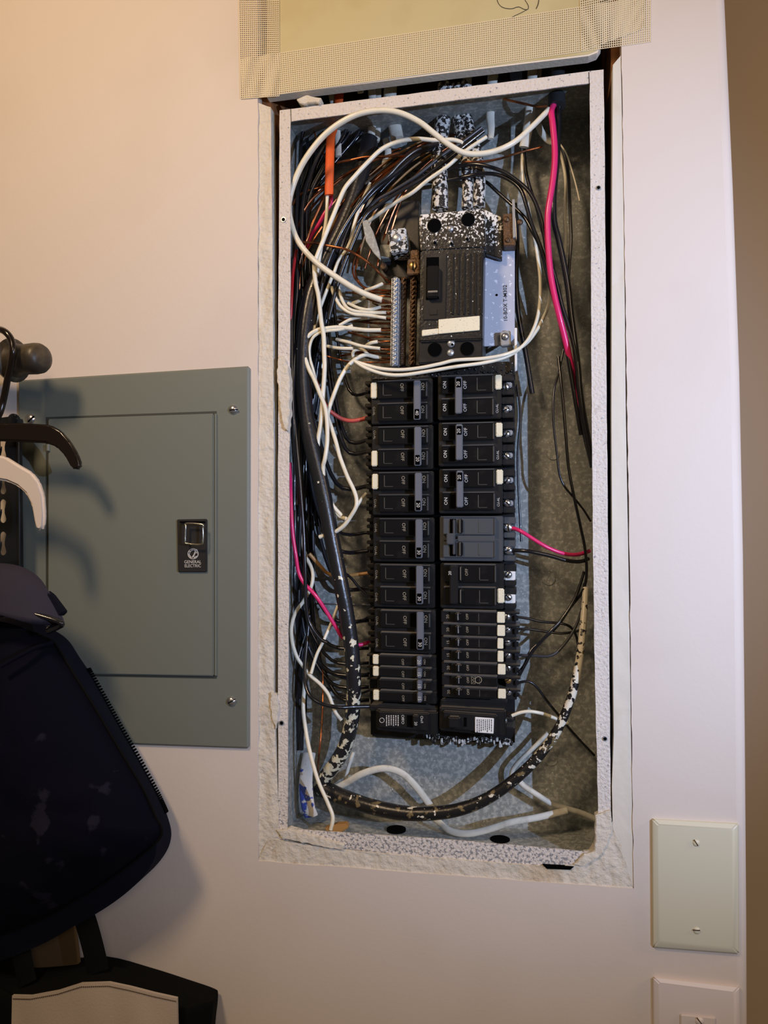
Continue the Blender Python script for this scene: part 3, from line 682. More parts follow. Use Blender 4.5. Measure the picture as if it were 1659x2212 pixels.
c = [P(825+5*math.cos(q), 1556+5*math.sin(q), 0.0242) for q in [2*math.pi*k/16 for k in range(16)]]; let.tube3(c, 0.0003, 5, closed=True, sub=1)
r = random.Random(8)
for k in range(6):
    x = 834+k*5
    y = 1545
    while y < 1566: q = r.uniform(1.5, 5); let.poly([(x, y), (x+2, y), (x+2, y+q), (x, y+q)], 0.0242, 0.0246); y += q+1.2
obj('lettering', let, 'ink', t, smooth=0)
t = thing('test_circuit_breaker', P(1030, 1600, 0.080), 'wide dusty breaker with a white sticker at the bottom of the right column', 'circuit breaker')
g = G(); g.poly([(949, 1527), (1092, 1535), (1092, 1592), (949, 1578)], 0.030, 0.080, 0.0015); g.poly([(952, 1510), (1096, 1514), (1092, 1540), (949, 1532)], 0.040, 0.080, 0.0012); obj('case', g, 'plastic', t)
g = G(); g.poly([(957, 1536), (1074, 1545), (1074, 1584), (957, 1574)], 0.0245, 0.031, 0.0012); obj('face', g, 'plastic', t)
g = G(); g.poly([(968, 1549), (993, 1550), (993, 1574), (968, 1572)], 0.0160, 0.026, 0.0014); obj('toggle', g, 'plastic', t)
g = G(); g.poly([(1002, 1550), (1008, 1550), (1008, 1570), (1002, 1569)], 0.0240, 0.026); obj('toggle_slot', g, 'pit', t)
g = G(); g.poly([(1026, 1549), (1067, 1552), (1066, 1585), (1026, 1582)], 0.0236, 0.0250, 0.0004); st = obj('sticker', g, 'labelwhite', t, label='white sticker with fine print')
let = G()
for k in range(8):
    x = 1030+k*4.4; y = 1554
    while y < 1578: q = r.uniform(1.5, 5); let.poly([(x, y), (x+1.6, y), (x+1.6, y+q), (x, y+q)], 0.0234, 0.0237); y += q+1.0
obj('fine_print', let, 'inkblack', st, smooth=0)
g = G(); g.poly([(1092, 1552), (1110, 1553), (1109, 1560), (1092, 1560)], 0.045, 0.080, 0.0008); g.poly([(1092, 1570), (1112, 1572), (1109, 1590), (1092, 1590)], 0.045, 0.080, 0.0008); obj('terminal_block', g, 'plastic', t)
screw(t, 1089, 1557, 7, 0.040, 1.8)

# ------------------------------------------------------------------ wires and cables
def W(m, w, d, pts, label, name='wire', cat='wire', group=None, flat=1.0, bare=None, seg=8, clamp=True):
    """one wire; bare = points of the stripped copper end"""
    g = G(); g.tube(pts, w, d, seg, flat, clamp=clamp)
    o = obj(name, g, m, label=label, cat=cat, group=group, smooth=60)
    if bare:
        dl = d[-1] if isinstance(d, (tuple, list)) else d
        par = o; g = G(); g.tube([pts[-1]]+bare, w*0.42, (dl, 36), 6); obj('bare_end', g, 'copper', par, label='stripped copper end', smooth=60)
    return o
# --- white wires, front to back
W('white', 12.5, (30, 16, 12, 6, -2, -3, 6, 14, 14, 12, 16), [(1186, 236), (1150, 273), (1108, 309), (1060, 329), (1010, 332), (975, 316), (940, 290), (905, 263), (860, 243), (812, 239), (760, 252), (705, 288), (662, 340), (637, 390), (624, 440), (629, 482), (645, 523), (680, 564), (730, 601), (780, 631), (825, 648)],
  'thick cream wire looping over the top of the box down to the silver bar', bare=[(838, 652), (848, 654)])
W('white', 9.5, (45, 30, 22, 24, 26, 30, 36), [(1000, 309), (978, 302), (940, 303), (900, 300), (860, 306), (825, 322), (795, 350), (767, 380), (743, 410), (721, 463), (700, 515), (682, 561), (679, 583), (682, 613), (688, 640), (694, 695), (699, 725), (700, 756), (701, 801), (697, 861), (693, 914), (687, 952), (688, 983), (696, 1021), (705, 1060), (718, 1091), (733, 1114), (748, 1121)],
  'long cream wire running from top middle straight down the left side')
W('white', 7.5, (40, 30, 34), [(707, 414), (706, 455), (703, 485), (699, 508), (690, 560), (684, 610)], 'cream wire leaving the end of the orange sheath')
W('white', 8, (44, 40, 36), [(800, 395), (780, 440), (766, 482), (758, 516), (749, 538), (738, 553), (729, 568), (722, 588), (714, 606), (706, 626), (694, 658), (683, 690), (676, 720)], 'cream wire weaving behind the black wires at the upper left')
W('white', 9, (34, 22, 24, 28, 30, 34), [(823, 713), (791, 713), (761, 710), (731, 707), (708, 709), (688, 712), (670, 722), (660, 737), (656, 757), (661, 780), (669, 801), (678, 818), (690, 848), (701, 876), (706, 906), (707, 952), (702, 990), (698, 1010), (702, 1050), (716, 1088), (738, 1114)][::-1],
  'cream wire curling round in a wide bend to the lower neutral bar', bare=[(836, 714), (848, 713)])
W('white', 6.5, (32, 28, 34), [(762, 703), (735, 712), (700, 716), (678, 727), (669, 748), (669, 771), (676, 798), (684, 830)], 'thin cream wire inside the wide bend at the left')
W('white', 9, (30, 18, 26, 36, 50), [(823, 774), (806, 770), (788, 767), (768, 776), (750, 793), (735, 818), (724, 845), (713, 876), (708, 898), (715, 921), (725, 952), (733, 983), (740, 1003), (751, 1031), (764, 1058), (770, 1078), (769, 1095), (759, 1113), (746, 1132), (732, 1144), (715, 1153), (690, 1160)][::-1],
  'cream wire bending down beside the salmon wire, hooking behind the thick black cable', bare=[(838, 773), (848, 772)])
W('white', 7, (58, 50, 40), [(791, 1066), (782, 1076), (772, 1092), (757, 1117), (742, 1124)], 'short cream wire reaching the third left breaker')
W('white', 8, (80, 60, 14, 10, 12, 20), [(1192, 590), (1186, 654), (1173, 688), (1155, 720), (1133, 745), (1098, 764), (1048, 774), (985, 778), (950, 786), (905, 795), (860, 799), (815, 795), (770, 782)],
  'upper of two cream wires sweeping under the main breaker')
W('white', 8, (70, 60, 60, 50, 22, 8, 8, 16), [(1129, 334), (1128, 360), (1130, 391), (1136, 429), (1145, 470), (1157, 530), (1166, 590), (1167, 640), (1163, 676), (1153, 710), (1134, 742), (1100, 768), (1050, 783), (985, 792), (920, 803), (870, 810), (830, 808), (790, 795), (766, 780)],
  'lower cream wire dropping from the top right and sweeping under the main breaker')
for i, (pts, lab) in enumerate([
  ([(790, 627), (808, 621), (826, 613)], 'short cream wire highest on the silver neutral bar'),
  ([(762, 655), (775, 650), (790, 642)], 'short cream wire passing under the thick cream wire'),
  ([(752, 655), (773, 665), (796, 669), (823, 663)], 'cream wire with an upturned tip on the neutral bar'),
  ([(728, 610), (740, 650), (755, 668), (788, 675), (834, 675)], 'cream wire curving down onto the neutral bar, outer of a pair'),
  ([(716, 620), (723, 640), (738, 664), (763, 678), (793, 681), (834, 687)], 'cream wire curving down onto the neutral bar, inner of a pair'),
  ([(790, 748), (800, 741), (816, 738)], 'stub of cream wire bending up at the lower neutral bar'),
  ([(727, 733), (755, 740), (783, 748), (821, 753)], 'cream wire lying diagonally across the brown wires at the neutral bar'),
  ([(703, 747), (730, 752), (762, 753)], 'cream wire low at the left, half hidden by brown wires')]):
    W('white', 7.5, (36+i*1.5, 28+i, 32), pts, lab, bare=[(pts[-1][0]+10, pts[-1][1]+1), (848, pts[-1][1])] if pts[-1][0] > 800 else None, group='cream wires on the neutral bar')
W('white', 7, (40, 40), [(733, 703), (757, 690), (782, 684)], 'cream wire rising to the right above the big bend')
W('white', 7, (50, 44, 50), [(764, 776), (762, 764), (768, 756), (785, 756), (798, 770)], 'small cream loop above the bend at the lower neutral bar')
W('white', 8.5, (36, 24, 34, 60), [(1051, 296), (1017, 318), (992, 337), (967, 359), (924, 389), (891, 416), (860, 434), (821, 460), (793, 480)], 'cream wire running diagonally down left to the splashed metal tongue')
W('white', 8, (60, 40, 34, 40, 40), [(645, 1112), (648, 1140), (659, 1196), (672, 1225), (676, 1245), (672, 1268), (656, 1298), (639, 1322), (630, 1352), (631, 1385), (641, 1418), (654, 1438), (668, 1457), (692, 1478), (709, 1499), (718, 1521), (726, 1541), (738, 1556)], 'cream wire making an S bend down the lower left side')
W('white', 7, (60, 44, 34), [(730, 1308), (716, 1345), (699, 1384), (684, 1415), (672, 1455)], 'cream wire slanting under the pink wire at the lower left')
W('white', 8.5, (50, 34, 16, 10), [(660, 1430), (658, 1478), (655, 1529), (661, 1580), (671, 1630), (687, 1686), (707, 1732), (719, 1765), (714, 1793)], 'cream wire dropping to the bottom left edge of the box')
W('white', 8, (46, 44, 60), [(1106, 1546), (1125, 1539), (1145, 1537), (1165, 1540), (1182, 1545), (1225, 1562)], 'cream wire leaving the bottom right breaker')
W('white', 7, (64, 54, 50), [(1210, 325), (1221, 380), (1222, 428), (1219, 467), (1221, 500), (1220, 541), (1215, 572)], 'cream wire hanging behind the pink wire at the right')
W('white', 3.6, (55, 44, 40), [(1209, 310), (1222, 330), (1232, 358), (1243, 395), (1252, 434)], 'thin pale stray wire pointing down at the upper right')
# --- sheathed cables
W('orange', 19, (60, 58, 44, 36, 36), [(734, 180), (732, 215), (727, 250), (720, 278), (714, 300), (713, 332), (712, 366), (711, 400), (711, 421)], 'flat orange sheathed cable hanging at the upper left', 'sheathed_cable', 'cable', flat=0.5, seg=12)
for (w, d, pts, lab) in [
  (17, (60, 60, 56), [(802, 170), (805, 240), (802, 290), (794, 322)], 'pale sheathed cable slanting to the left beside the orange one'),
  (15, (66, 66, 62), [(818, 165), (815, 240), (815, 290), (812, 306)], 'straight pale sheathed cable left of the crumpled one'),
  (28, (64, 66, 60), [(845, 160), (842, 240), (852, 270), (858, 300)], 'wide crumpled pale sheathed cable at the top middle'),
  (15, (70, 70, 62), [(833, 300), (838, 330), (832, 352), (836, 378)], 'pale sheathed cable end below the crumpled one'),
  (14, (64, 60, 56), [(712, 175), (722, 240), (729, 290), (731, 338)], 'narrow pale cable just behind the orange sheath'),
  ((24, 13), (62, 58, 52), [(1067, 145), (1061, 200), (1059, 250), (1061, 275), (1060, 300)], 'tapering pale sheathed cable right of the main conductors'),
  (22, (58, 56, 58), [(1152, 135), (1147, 202), (1144, 252), (1139, 283), (1132, 318)], 'broad pale sheathed cable near the top right'),
  (15, (66, 66, 66, 60), [(1163, 150), (1161, 252), (1166, 278), (1178, 297), (1192, 307), (1209, 304)], 'pale sheathed cable hooking to the right behind the pink wire'),
  (20, (70, 70), [(1010, 150), (1008, 200), (1004, 215)], 'pale sheathed cable showing in the gap above the main conductors'),
  (14, (40, 40), [(776, 165), (779, 200)], 'stub of pale cable in the gap above the box')]:
    W('sheath', w, d, pts, lab, 'sheathed_cable', 'cable', 'pale sheathed cables entering the top', flat=0.55, seg=12)
W('jacket', (34, 38), (50, 40, 34), [(1203, 150), (1202, 190), (1203, 231)], 'grey rubber cable jacket at the top right with pink and black wires', 'cable_jacket', 'cable', seg=16)
W('pink', 14, (32, 26, 22, 20, 22, 26, 40, 60), [(1196, 226), (1191, 240), (1194, 268), (1198, 314), (1198, 352), (1194, 391), (1188, 429), (1183, 467), (1184, 525), (1189, 588), (1197, 635), (1208, 682), (1220, 729), (1231, 776), (1243, 825), (1252, 880)], 'thick pink wire running down the right side of the box')
W('black', 14, (36, 34, 34, 36, 38, 36, 34), [(1207, 228), (1206, 268), (1203, 340), (1196, 421), (1197, 478), (1206, 515), (1216, 560), (1227, 620), (1233, 676), (1240, 729), (1248, 792), (1252, 840), (1259, 890), (1270, 950), (1281, 1010)], 'thick black wire beside the pink wire')
W('pink', 8.5, (36, 18, 18, 24, 40, 60), [(626, 1000), (627, 1029), (628, 1070), (630, 1121), (633, 1160), (639, 1200), (645, 1236), (658, 1261), (682, 1287), (705, 1321), (727, 1357), (741, 1378), (773, 1393), (798, 1386)], 'pink wire curving from the left edge behind the thick speckled cable')
W('pink', 8, (44, 44, 50), [(715, 419), (714, 440), (700, 463), (688, 485), (672, 510), (660, 545)], 'pink wire coming out of the orange sheath')
W('red', 7, (30, 24, 30), [(640, 540), (633, 590), (630, 640), (628, 700), (627, 770)], 'dark red wire against the left wall of the box')
W('salmon', 9, (40, 46, 54, 56), [(680, 818), (693, 852), (706, 880), (722, 895), (742, 906), (764, 909), (797, 902)], 'salmon red wire feeding the 40 amp breaker')
W('pink', 9, (48, 34, 40, 60), [(1096, 1141), (1112, 1142), (1131, 1151), (1164, 1172), (1190, 1186), (1219, 1196), (1247, 1198), (1274, 1190)], 'short pink wire from the smoky breaker to the right wall')
W('black', 9, (48, 38, 42, 60), [(1096, 1189), (1112, 1189), (1142, 1191), (1186, 1200), (1225, 1211), (1253, 1213), (1271, 1207)], 'short black wire from the smoky breaker beside the pink one')
W('tan', 8, (44, 60, 62), [(668, 1196), (692, 1223), (707, 1238), (730, 1246), (755, 1243), (797, 1238)], 'tan wire feeding the middle 30 amp breaker')
# --- big cables
W('cable', (36, 30), (64, 48, 34, 30, 30, 30, 34, 50, 70), [(800, 300), (786, 350), (768, 420), (735, 500), (700, 570), (672, 640), (658, 720), (654, 800), (659, 880), (669, 940), (683, 1000), (697, 1060), (707, 1110), (716, 1160), (726, 1210), (738, 1270), (748, 1320), (757, 1380), (763, 1440), (764, 1500), (759, 1560), (746, 1610), (724, 1650), (700, 1682), (688, 1710)],
  'thick black cable flecked with cream paint down the left side of the box', 'service_cable', 'cable', seg=20)
W('cable2', (13, 36), (56, 30, 26, 26, 30, 40, 66), [(1265, 1270), (1262, 1320), (1256, 1390), (1247, 1450), (1232, 1512), (1205, 1575), (1165, 1632), (1110, 1685), (1050, 1726), (990, 1749), (930, 1757), (870, 1756), (800, 1742), (740, 1722), (690, 1700)],
  'thick cable half covered in cream overspray sweeping across the bottom right', 'service_cable', 'cable', seg=20)
W('sheath', 15, (70, 56, 60, 78), [(690, 1712), (743, 1694), (781, 1672), (826, 1660), (864, 1668), (895, 1695), (928, 1738), (945, 1765)], 'pale flat cable arching over the bottom cable', 'sheathed_cable', 'cable', flat=0.5, seg=12)
W('sheath', 8, (80, 70), [(764, 1625), (753, 1656), (745, 1688)], 'short grey cable tail at the bottom left', 'sheathed_cable', 'cable')
W('sheath', 15, (70, 52, 50, 70), [(935, 1765), (951, 1778), (973, 1795), (1009, 1801), (1051, 1793), (1106, 1776), (1165, 1765), (1225, 1750)], 'pale flat cable curving along the floor of the box', 'sheathed_cable', 'cable', flat=0.5, seg=12)
W('sheath', 13, (66, 70, 84), [(1122, 1688), (1135, 1700), (1162, 1718), (1190, 1735), (1223, 1746), (1253, 1755), (1284, 1768)], 'pale cable crossing the lower right corner', 'sheathed_cable', 'cable')
W('sheath', 10, (70, 74, 80), [(1184, 1583), (1156, 1612), (1124, 1642), (1107, 1665), (1104, 1690)], 'grey cable tucked behind the overspray cable', 'sheathed_cable', 'cable')
W('bluecab', (28, 30), (74, 52, 44, 50), [(668, 1628), (662, 1665), (661, 1700), (665, 1740), (672, 1762)], 'blue strap caked with cream paint at the bottom left', 'strap', 'strap', flat=0.35, seg=14)
for i, (w, pts, lab) in enumerate([
  (34, [(962, 185), (958, 250), (948, 320), (950, 390), (951, 452)], 'left main conductor crusted with white paint entering the main breaker'),
  (24, [(985, 185), (990, 260), (1004, 330), (1010, 390), (1009, 450)], 'middle main conductor crusted with white paint'),
  (26, [(1002, 180), (1008, 260), (1028, 330), (1036, 390), (1035, 448)], 'right main conductor crusted with white paint')]):
    W('crust', w, (64, 60, 50, 46), pts, lab, 'service_conductor', 'cable', seg=14)
# --- black wires at the right
BR = [
 (9, (64, 34, 26, 30, 40), [(893, 368), (930, 372), (965, 366), (992, 359), (1026, 355), (1059, 361), (1093, 374), (1124, 396), (1148, 421), (1165, 460), (1174, 500), (1182, 545), (1198, 594), (1214, 660), (1227, 701), (1242, 760), (1252, 850), (1262, 930)], 'outer black wire arching over the main breaker to the right side'),
 (9, (64, 40, 32, 34, 44), [(880, 384), (911, 388), (941, 393), (975, 388), (1009, 381), (1043, 375), (1076, 378), (1106, 392), (1126, 412), (1137, 444), (1148, 483), (1162, 519), (1182, 575), (1198, 638), (1211, 682), (1225, 760), (1240, 850), (1255, 940)], 'inner black wire arching over the main breaker'),
 (8, (66, 50, 44, 48), [(1020, 380), (1051, 394), (1076, 416), (1103, 440), (1125, 461), (1137, 475), (1150, 500), (1167, 535), (1186, 610), (1205, 680), (1222, 760)], 'black wire dropping steeply beside the metal bracket'),
 (8, (70, 64, 60, 54), [(1132, 320), (1136, 370), (1146, 410), (1160, 450), (1172, 500), (1190, 560), (1210, 640)], 'black wire coming from the broad pale cable'),
 (7, (60, 50, 44, 50), [(1211, 312), (1222, 345), (1228, 380), (1230, 420), (1232, 468), (1234, 520), (1230, 570), (1228, 630), (1236, 700)], 'grey-black wire behind the pale stray wire'),
 (5, (60, 44, 40, 60), [(1222, 730), (1208, 800), (1197, 842), (1195, 897), (1198, 939), (1203, 980), (1208, 1022), (1219, 1050), (1242, 1078), (1261, 1102), (1276, 1126)], 'thin black wire looping over the back panel to the right wall'),
 (6.5, (56, 46, 44, 54, 60, 66, 50), [(1206, 770), (1210, 805), (1215, 855), (1222, 939), (1228, 1008), (1239, 1069), (1253, 1133), (1264, 1188), (1267, 1242), (1258, 1278), (1233, 1311), (1206, 1350), (1175, 1380), (1147, 1405), (1133, 1436), (1120, 1453)], 'long black wire curving back to the lower thin breakers'),
 (7, (40, 42, 50), [(1225, 760), (1235, 810), (1244, 869), (1256, 916), (1266, 960), (1278, 1010)], 'black wire disappearing behind the right flange'),
 (6, (56, 60, 70), [(1110, 1332), (1140, 1336), (1170, 1343), (1214, 1347), (1236, 1358), (1247, 1382), (1250, 1410)], 'black wire from the topmost thin breaker'),
 (6, (56, 60, 70), [(1110, 1359), (1140, 1359), (1164, 1362), (1208, 1368), (1240, 1365), (1262, 1358)], 'black wire from the second thin breaker'),
 (6.5, (52, 50, 56, 66), [(1112, 1414), (1135, 1416), (1156, 1417), (1186, 1417), (1208, 1404), (1233, 1372), (1251, 1336), (1260, 1297), (1262, 1260)], 'grey-black wire bending up from the thin 15 amp breaker'),
 (7, (54, 46, 60), [(1118, 1466), (1132, 1440), (1150, 1408), (1185, 1368), (1215, 1335), (1243, 1290), (1262, 1235)], 'black wire crossing up to the right wall from the thin breakers'),
 (6, (54, 56, 70, 80), [(1112, 1478), (1128, 1473), (1144, 1473), (1161, 1486), (1183, 1516), (1205, 1543), (1230, 1574), (1258, 1605), (1284, 1632)], 'black wire falling from the thin breakers to the lower right'),
 (5, (84, 88, 90), [(1126, 1170), (1118, 1000), (1124, 900), (1117, 830)], 'thin black wire lying on the back panel right of the breakers')]
for w, d, pts, lab in BR: W('black' if 'grey' not in lab else 'darkgrey', w, d, pts, lab, group='black wires at the right side')
W('black', 11, (78, 72, 74), [(1112, 440), (1117, 520), (1115, 600), (1120, 680), (1135, 760), (1150, 850)], 'thick black wire between the cover plate and the right side')
# --- dense black bundle down the left side
B0 = [(948, 312), (891, 332), (840, 374), (806, 402), (783, 430), (761, 462), (738, 500), (720, 545), (705, 600), (690, 660), (680, 720), (670, 790), (661, 860), (654, 930), (649, 1000), (647, 1080), (649, 1150), (652, 1220), (655, 1290), (657, 1360)]
r = random.Random(31)
for i in range(15):
    x0 = 655+i*9+r.uniform(-6, 6); d0 = r.uniform(50, 90); e = r.uniform(560, 1250)
    pts = [(x0+r.uniform(10, 40), 232), (x0+4, 290), (x0*0.55+660*0.45+r.uniform(-8, 8), 350), (648+i*2+r.uniform(-6, 6), 430), (644+i*1.6+r.uniform(-5, 5), 520), (640+i*2+r.uniform(-5, 5), 620)]
    y = 720
    while y < e: pts.append((638+i*1.6+r.uniform(-4, 5), y)); y += 95
    W('black', r.uniform(6, 9), (d0, d0-6, d0-14, d0-10), pts, 'black wire falling from the top left corner along the left wall of the box', group='black wires falling from the top left corner')
r = random.Random(12)
ends = [848, 950, 975, 1050, 1150, 1190, 1270, 1340, 1400, 1432, 1458, 1484, 1512]
for i in range(26):
    off = r.uniform(-26, 24); ph = r.uniform(0, 6.28); d0 = r.uniform(44, 88)
    pts = []
    e = ends[i % len(ends)]; cut = min(19, max(6, int((e-560)/56)+3 if i < 13 else 19))
    top = 0 if i % 3 else 4
    for k, (x, y) in enumerate(B0[top:cut]):
        o = off*(0.25+min(1, k/5)*0.75) + 7*math.sin(ph+k*0.7)
        xx = x+o; xx = max(xx, 636+r.uniform(0, 3)) if y > 500 else xx
        pts.append((xx, y+o*0.35))
    lx, ly = pts[-1]
    if i < 13:
        pts = [p for p in pts if p[1] < e-70]; lx, ly = pts[-1]
        pts += [(lx+(790-lx)*0.12, ly+(e-ly)*0.55), (lx+(790-lx)*0.5, e-6), (796, e)]
        W('black', r.uniform(7, 9.5), (d0, d0*0.9, min(d0, 84), 84, 66), pts, 'black wire in the tangle ending at the left breakers', group='black wires bundled at the left side')
    else:
        pts += [(640+r.uniform(0, 22), 1440), (642+r.uniform(0, 22), 1530), (645+r.uniform(-4, 8), 1620)] if i % 2 else []  # these lower runs partly stand in for thin shadow lines on the side wall
        W('black', r.uniform(6, 9), (d0, d0*0.9, 86, 88), pts, 'black wire in the dark bundle pressed against the left box wall', group='black wires against the left wall')
W('black', 9, (40, 34, 30, 30, 34), [(948, 310), (916, 318), (891, 330), (865, 352), (840, 379), (806, 406), (783, 433), (761, 464), (738, 501), (722, 535), (706, 575), (690, 640), (678, 700)], 'glossy black wire arching left across the brown wires at the top')
W('black', 9, (44, 38, 34, 36), [(1045, 283), (1010, 310), (975, 338), (920, 380), (880, 404), (840, 428), (806, 452), (788, 470), (765, 520), (740, 580), (722, 640), (710, 690)], 'black wire just above the diagonal cream wire')
W('darkgrey', 8, (46, 42, 42), [(1040, 276), (1000, 306), (960, 332), (900, 380), (850, 412), (810, 436), (785, 470)], 'grey-black wire parallel to the diagonal cream wire')
W('black', 8, (30, 24, 20, 26), [(640, 740), (635, 800), (634, 870), (638, 930), (644, 1000), (650, 1070), (656, 1150), (659, 1230), (661, 1300), (668, 1345), (690, 1378), (706, 1388)], 'glossy black wire hugging the thick cable on its left')
W('black', 8, (30, 24, 26), [(632, 560), (630, 640), (630, 740), (631, 830), (634, 920), (640, 1010), (646, 1090)], 'black wire hard against the left flange')
W('black', 8.5, (50, 34, 22, 24, 40), [(668, 1330), (662, 1400), (658, 1450), (661, 1482), (672, 1506), (697, 1521), (732, 1528), (765, 1527), (800, 1526)], 'black wire swinging across to the bottom left breaker')
W('black', 6, (60, 58), [(735, 1226), (742, 1236), (758, 1248), (773, 1266), (790, 1283)], 'short black wire reaching the middle 30 amp breaker')
for (a, b, y, lab) in ((740, 797, 1340, 'short black wire behind the speckled cable by the lowest 30 amp breaker'), (700, 797, 1462, 'black wire sagging to the thin 15 amp breakers'), (705, 797, 1500, 'black wire sagging to the lowest thin breaker on the left')):
    W('black', 5, (80, 70, 62), [(a, y-14), ((a+b)/2, y+4), (b, y-8)], lab)
# --- bare copper wires
CU = [
 (5, (34, 24, 26, 40), [(655, 523), (678, 525), (700, 529), (731, 535), (753, 541), (783, 558), (806, 576), (828, 598), (846, 612)], 'long brown copper wire crossing the cream wire to the top of the neutral bar'),
 (4.5, (60, 52, 50), [(712, 400), (693, 405), (670, 410), (646, 423), (632, 442)], 'thin copper wire arching left from behind the orange sheath'),
 (4, (66, 60, 60), [(700, 402), (685, 414), (668, 438), (655, 470), (647, 500), (641, 540)], 'copper wire falling left of the orange sheath'),
 (5.5, (44, 40, 44), [(700, 428), (686, 458), (673, 488), (663, 520), (650, 560), (642, 608)], 'bright copper wire alongside the pink one'),
 (4, (56, 50, 44), [(790, 375), (777, 392), (746, 430), (725, 458), (708, 500), (690, 540), (676, 580)], 'copper wire beside the long cream wire'),
 (4.5, (46, 42, 44), [(696, 490), (670, 531), (660, 553), (650, 592), (646, 626)], 'copper wire left of the long cream wire'),
 (4.5, (62, 56, 44), [(781, 527), (770, 550), (762, 576), (765, 598), (780, 616), (800, 629), (846, 636)], 'copper wire looping down to the neutral bar'),
 (4.5, (60, 54, 44), [(772, 560), (768, 590), (778, 612), (796, 624), (846, 628)], 'second copper wire looping to the neutral bar'),
 (5, (40, 30, 30), [(1040, 208), (1071, 209), (1101, 217), (1132, 224), (1160, 230), (1182, 229)], 'copper wire under the top flange at the right'),
 (4.5, (46, 40, 44), [(1000, 350), (1040, 349), (1078, 343), (1117, 331), (1148, 323), (1171, 317)], 'copper wire crossing below the big cream loop at the right'),
 (4, (60, 54, 56), [(676, 232), (674, 262), (682, 295), (692, 318), (702, 340)], 'copper wire hanging from the top left corner'),
 (5, (50, 44, 50), [(728, 352), (760, 345), (790, 339), (830, 338), (870, 337), (895, 330)], 'copper wire running level behind the orange sheath'),
 (4, (86, 70, 30, 26), [(688, 1395), (693, 1420), (697, 1453), (697, 1529), (693, 1592), (689, 1631), (686, 1672)], 'thin copper wire hanging straight at the lower left'),
 (4, (52, 46, 44), [(702, 768), (730, 776), (760, 782), (800, 783), (846, 782)], 'lowest copper wire on the neutral bar')]
for w, d, pts, lab in CU: W('copper', w, d, pts, lab, 'copper_wire', 'wire', seg=6)
r = random.Random(21)
for i in range(16):
    y = 632+i*9.6+r.uniform(-2, 2); L = r.uniform(40, 130); dy = r.uniform(-16, 10); d = r.uniform(44, 60)
    W('copper' if i % 3 else 'bronze', r.uniform(3.5, 5), (d+14, d, 44), [(848-L, y+dy), (848-L*0.6, y+dy*0.3+r.uniform(-4, 4)), (848-L*0.25, y+r.uniform(-2, 2)), (849, y)], 'brown copper wire in the comb of ends entering the neutral bar', 'copper_wire', 'wire', 'copper ends at the neutral bar', seg=6)
for i in range(18):
    x0 = r.uniform(860, 1050); y0 = r.uniform(285, 318)+max(0, (960-x0))*0.3; d = r.uniform(50, 78); s = r.uniform(0.75, 1.15); b = r.uniform(-14, 22)
    pts = [(x0, y0), (x0-60*s, y0+22+b*0.2), (x0-125*s, y0+62+b*0.5), (x0-185*s, y0+118+b), (x0-225*s, y0+190+b), (x0-250*s, y0+265+b)]
    pts = [(max(p[0], 640), p[1]) for p in pts]
    W('copper' if i % 4 else 'tan', r.uniform(3.6, 5.5), (d, d-6, d-10, d), pts, 'brown copper wire in the tangle sweeping down left inside the box', 'copper_wire', 'wire', 'copper wires in the upper tangle', seg=6)
# debris at the bottom
g = G(); g.poly([(700, 1790), (724, 1782), (748, 1780), (752, 1790), (735, 1800), (708, 1800)], 0.010, 0.020, 0.001); obj('plaster_crumb', g, 'tan', label='brown flake on the bottom edge under the dropping cream wire', cat='debris')

# ------------------------------------------------------------------ grey panel cover on the left
PC = thing('panel_cover', P(290, 1615, 0.0), 'smooth grey metal panel cover with a small door, left of the open box', 'panel cover')
g = G(); g.poly([(38, 821), (538, 790), (537, 1618), (38, 1600)], -0.0045, 0.002, 0.0022, 1); obj('cover_plate', g, 'panelgrey', PC, smooth=20)
g = G()
g.poly([(99, 901), (468, 888), (468, 1466), (99, 1459)], -0.0048, -0.0040); obj('door_gap', g, 'gap', PC, smooth=0)  # dark strip: shadow line round the door put into the colour
g = G(); g.poly([(103, 905), (461, 893), (461, 1461), (103, 1455)], -0.0078, -0.0044, 0.0012, 2); door = obj('door', g, 'panelgrey', PC)
g = G(); g.poly([(463, 893), (468, 894), (468, 1460), (463, 1460)], -0.0066, -0.0044, 0.0005); obj('door_edge', g, 'panelgrey', PC)
g = G(); g.tube([(104, 960), (104, 974)], 7, -8.5, 10); g.tube([(104, 1385), (104, 1400)], 7, -8.5, 10); obj('hinge', g, 'panelgrey', PC)
for i, (x, y) in enumerate(((504, 885), (66, 905), (500, 1515), (66, 1500))):
    g = G(); g.dome(x, y, 10, -0.0045, 0.0035, 20); s = obj('screw', g, 'steel', PC)
    g = G(); g.slotbar(x, y, 8.5, -0.0082, [0.05, 0.7, 0.5, 1.0][i], 0.12, 0.002); obj('screw_slot', g, 'pit', s)
g = G(); g.poly([(382, 1122), (446, 1121), (446, 1236), (384, 1236)], -0.0105, -0.0070, 0.0008)
la = obj('latch', g, 'latch', PC, label='black square latch with a metal pull ring')
g = G(); g.poly([(388, 1127), (442, 1126), (442, 1180), (388, 1180)], -0.0102, -0.0095); g.poly([(388, 1126), (442, 1126), (442, 1129), (388, 1129)], -0.0125, -0.0100, 0.0003); obj('latch_well', g, 'pit', la)
g = G(); c = [(403, 1131), (436, 1133), (438, 1140), (438, 1168), (433, 1176), (403, 1174), (400, 1168), (401, 1138)]
g.tube3([P(x, y, -0.0185) for x, y in c], 0.0011, 8, closed=True, sub=4); obj('pull_ring', g, 'chrome', la, label='shiny rectangular pull ring', smooth=60)
g = G(); cc = [P(417+11*math.cos(q), 1196.5+11*math.sin(q), -0.0108) for q in [2*math.pi*k/28 for k in range(28)]]; g.tube3(cc, 0.00045, 6, closed=True, sub=1)
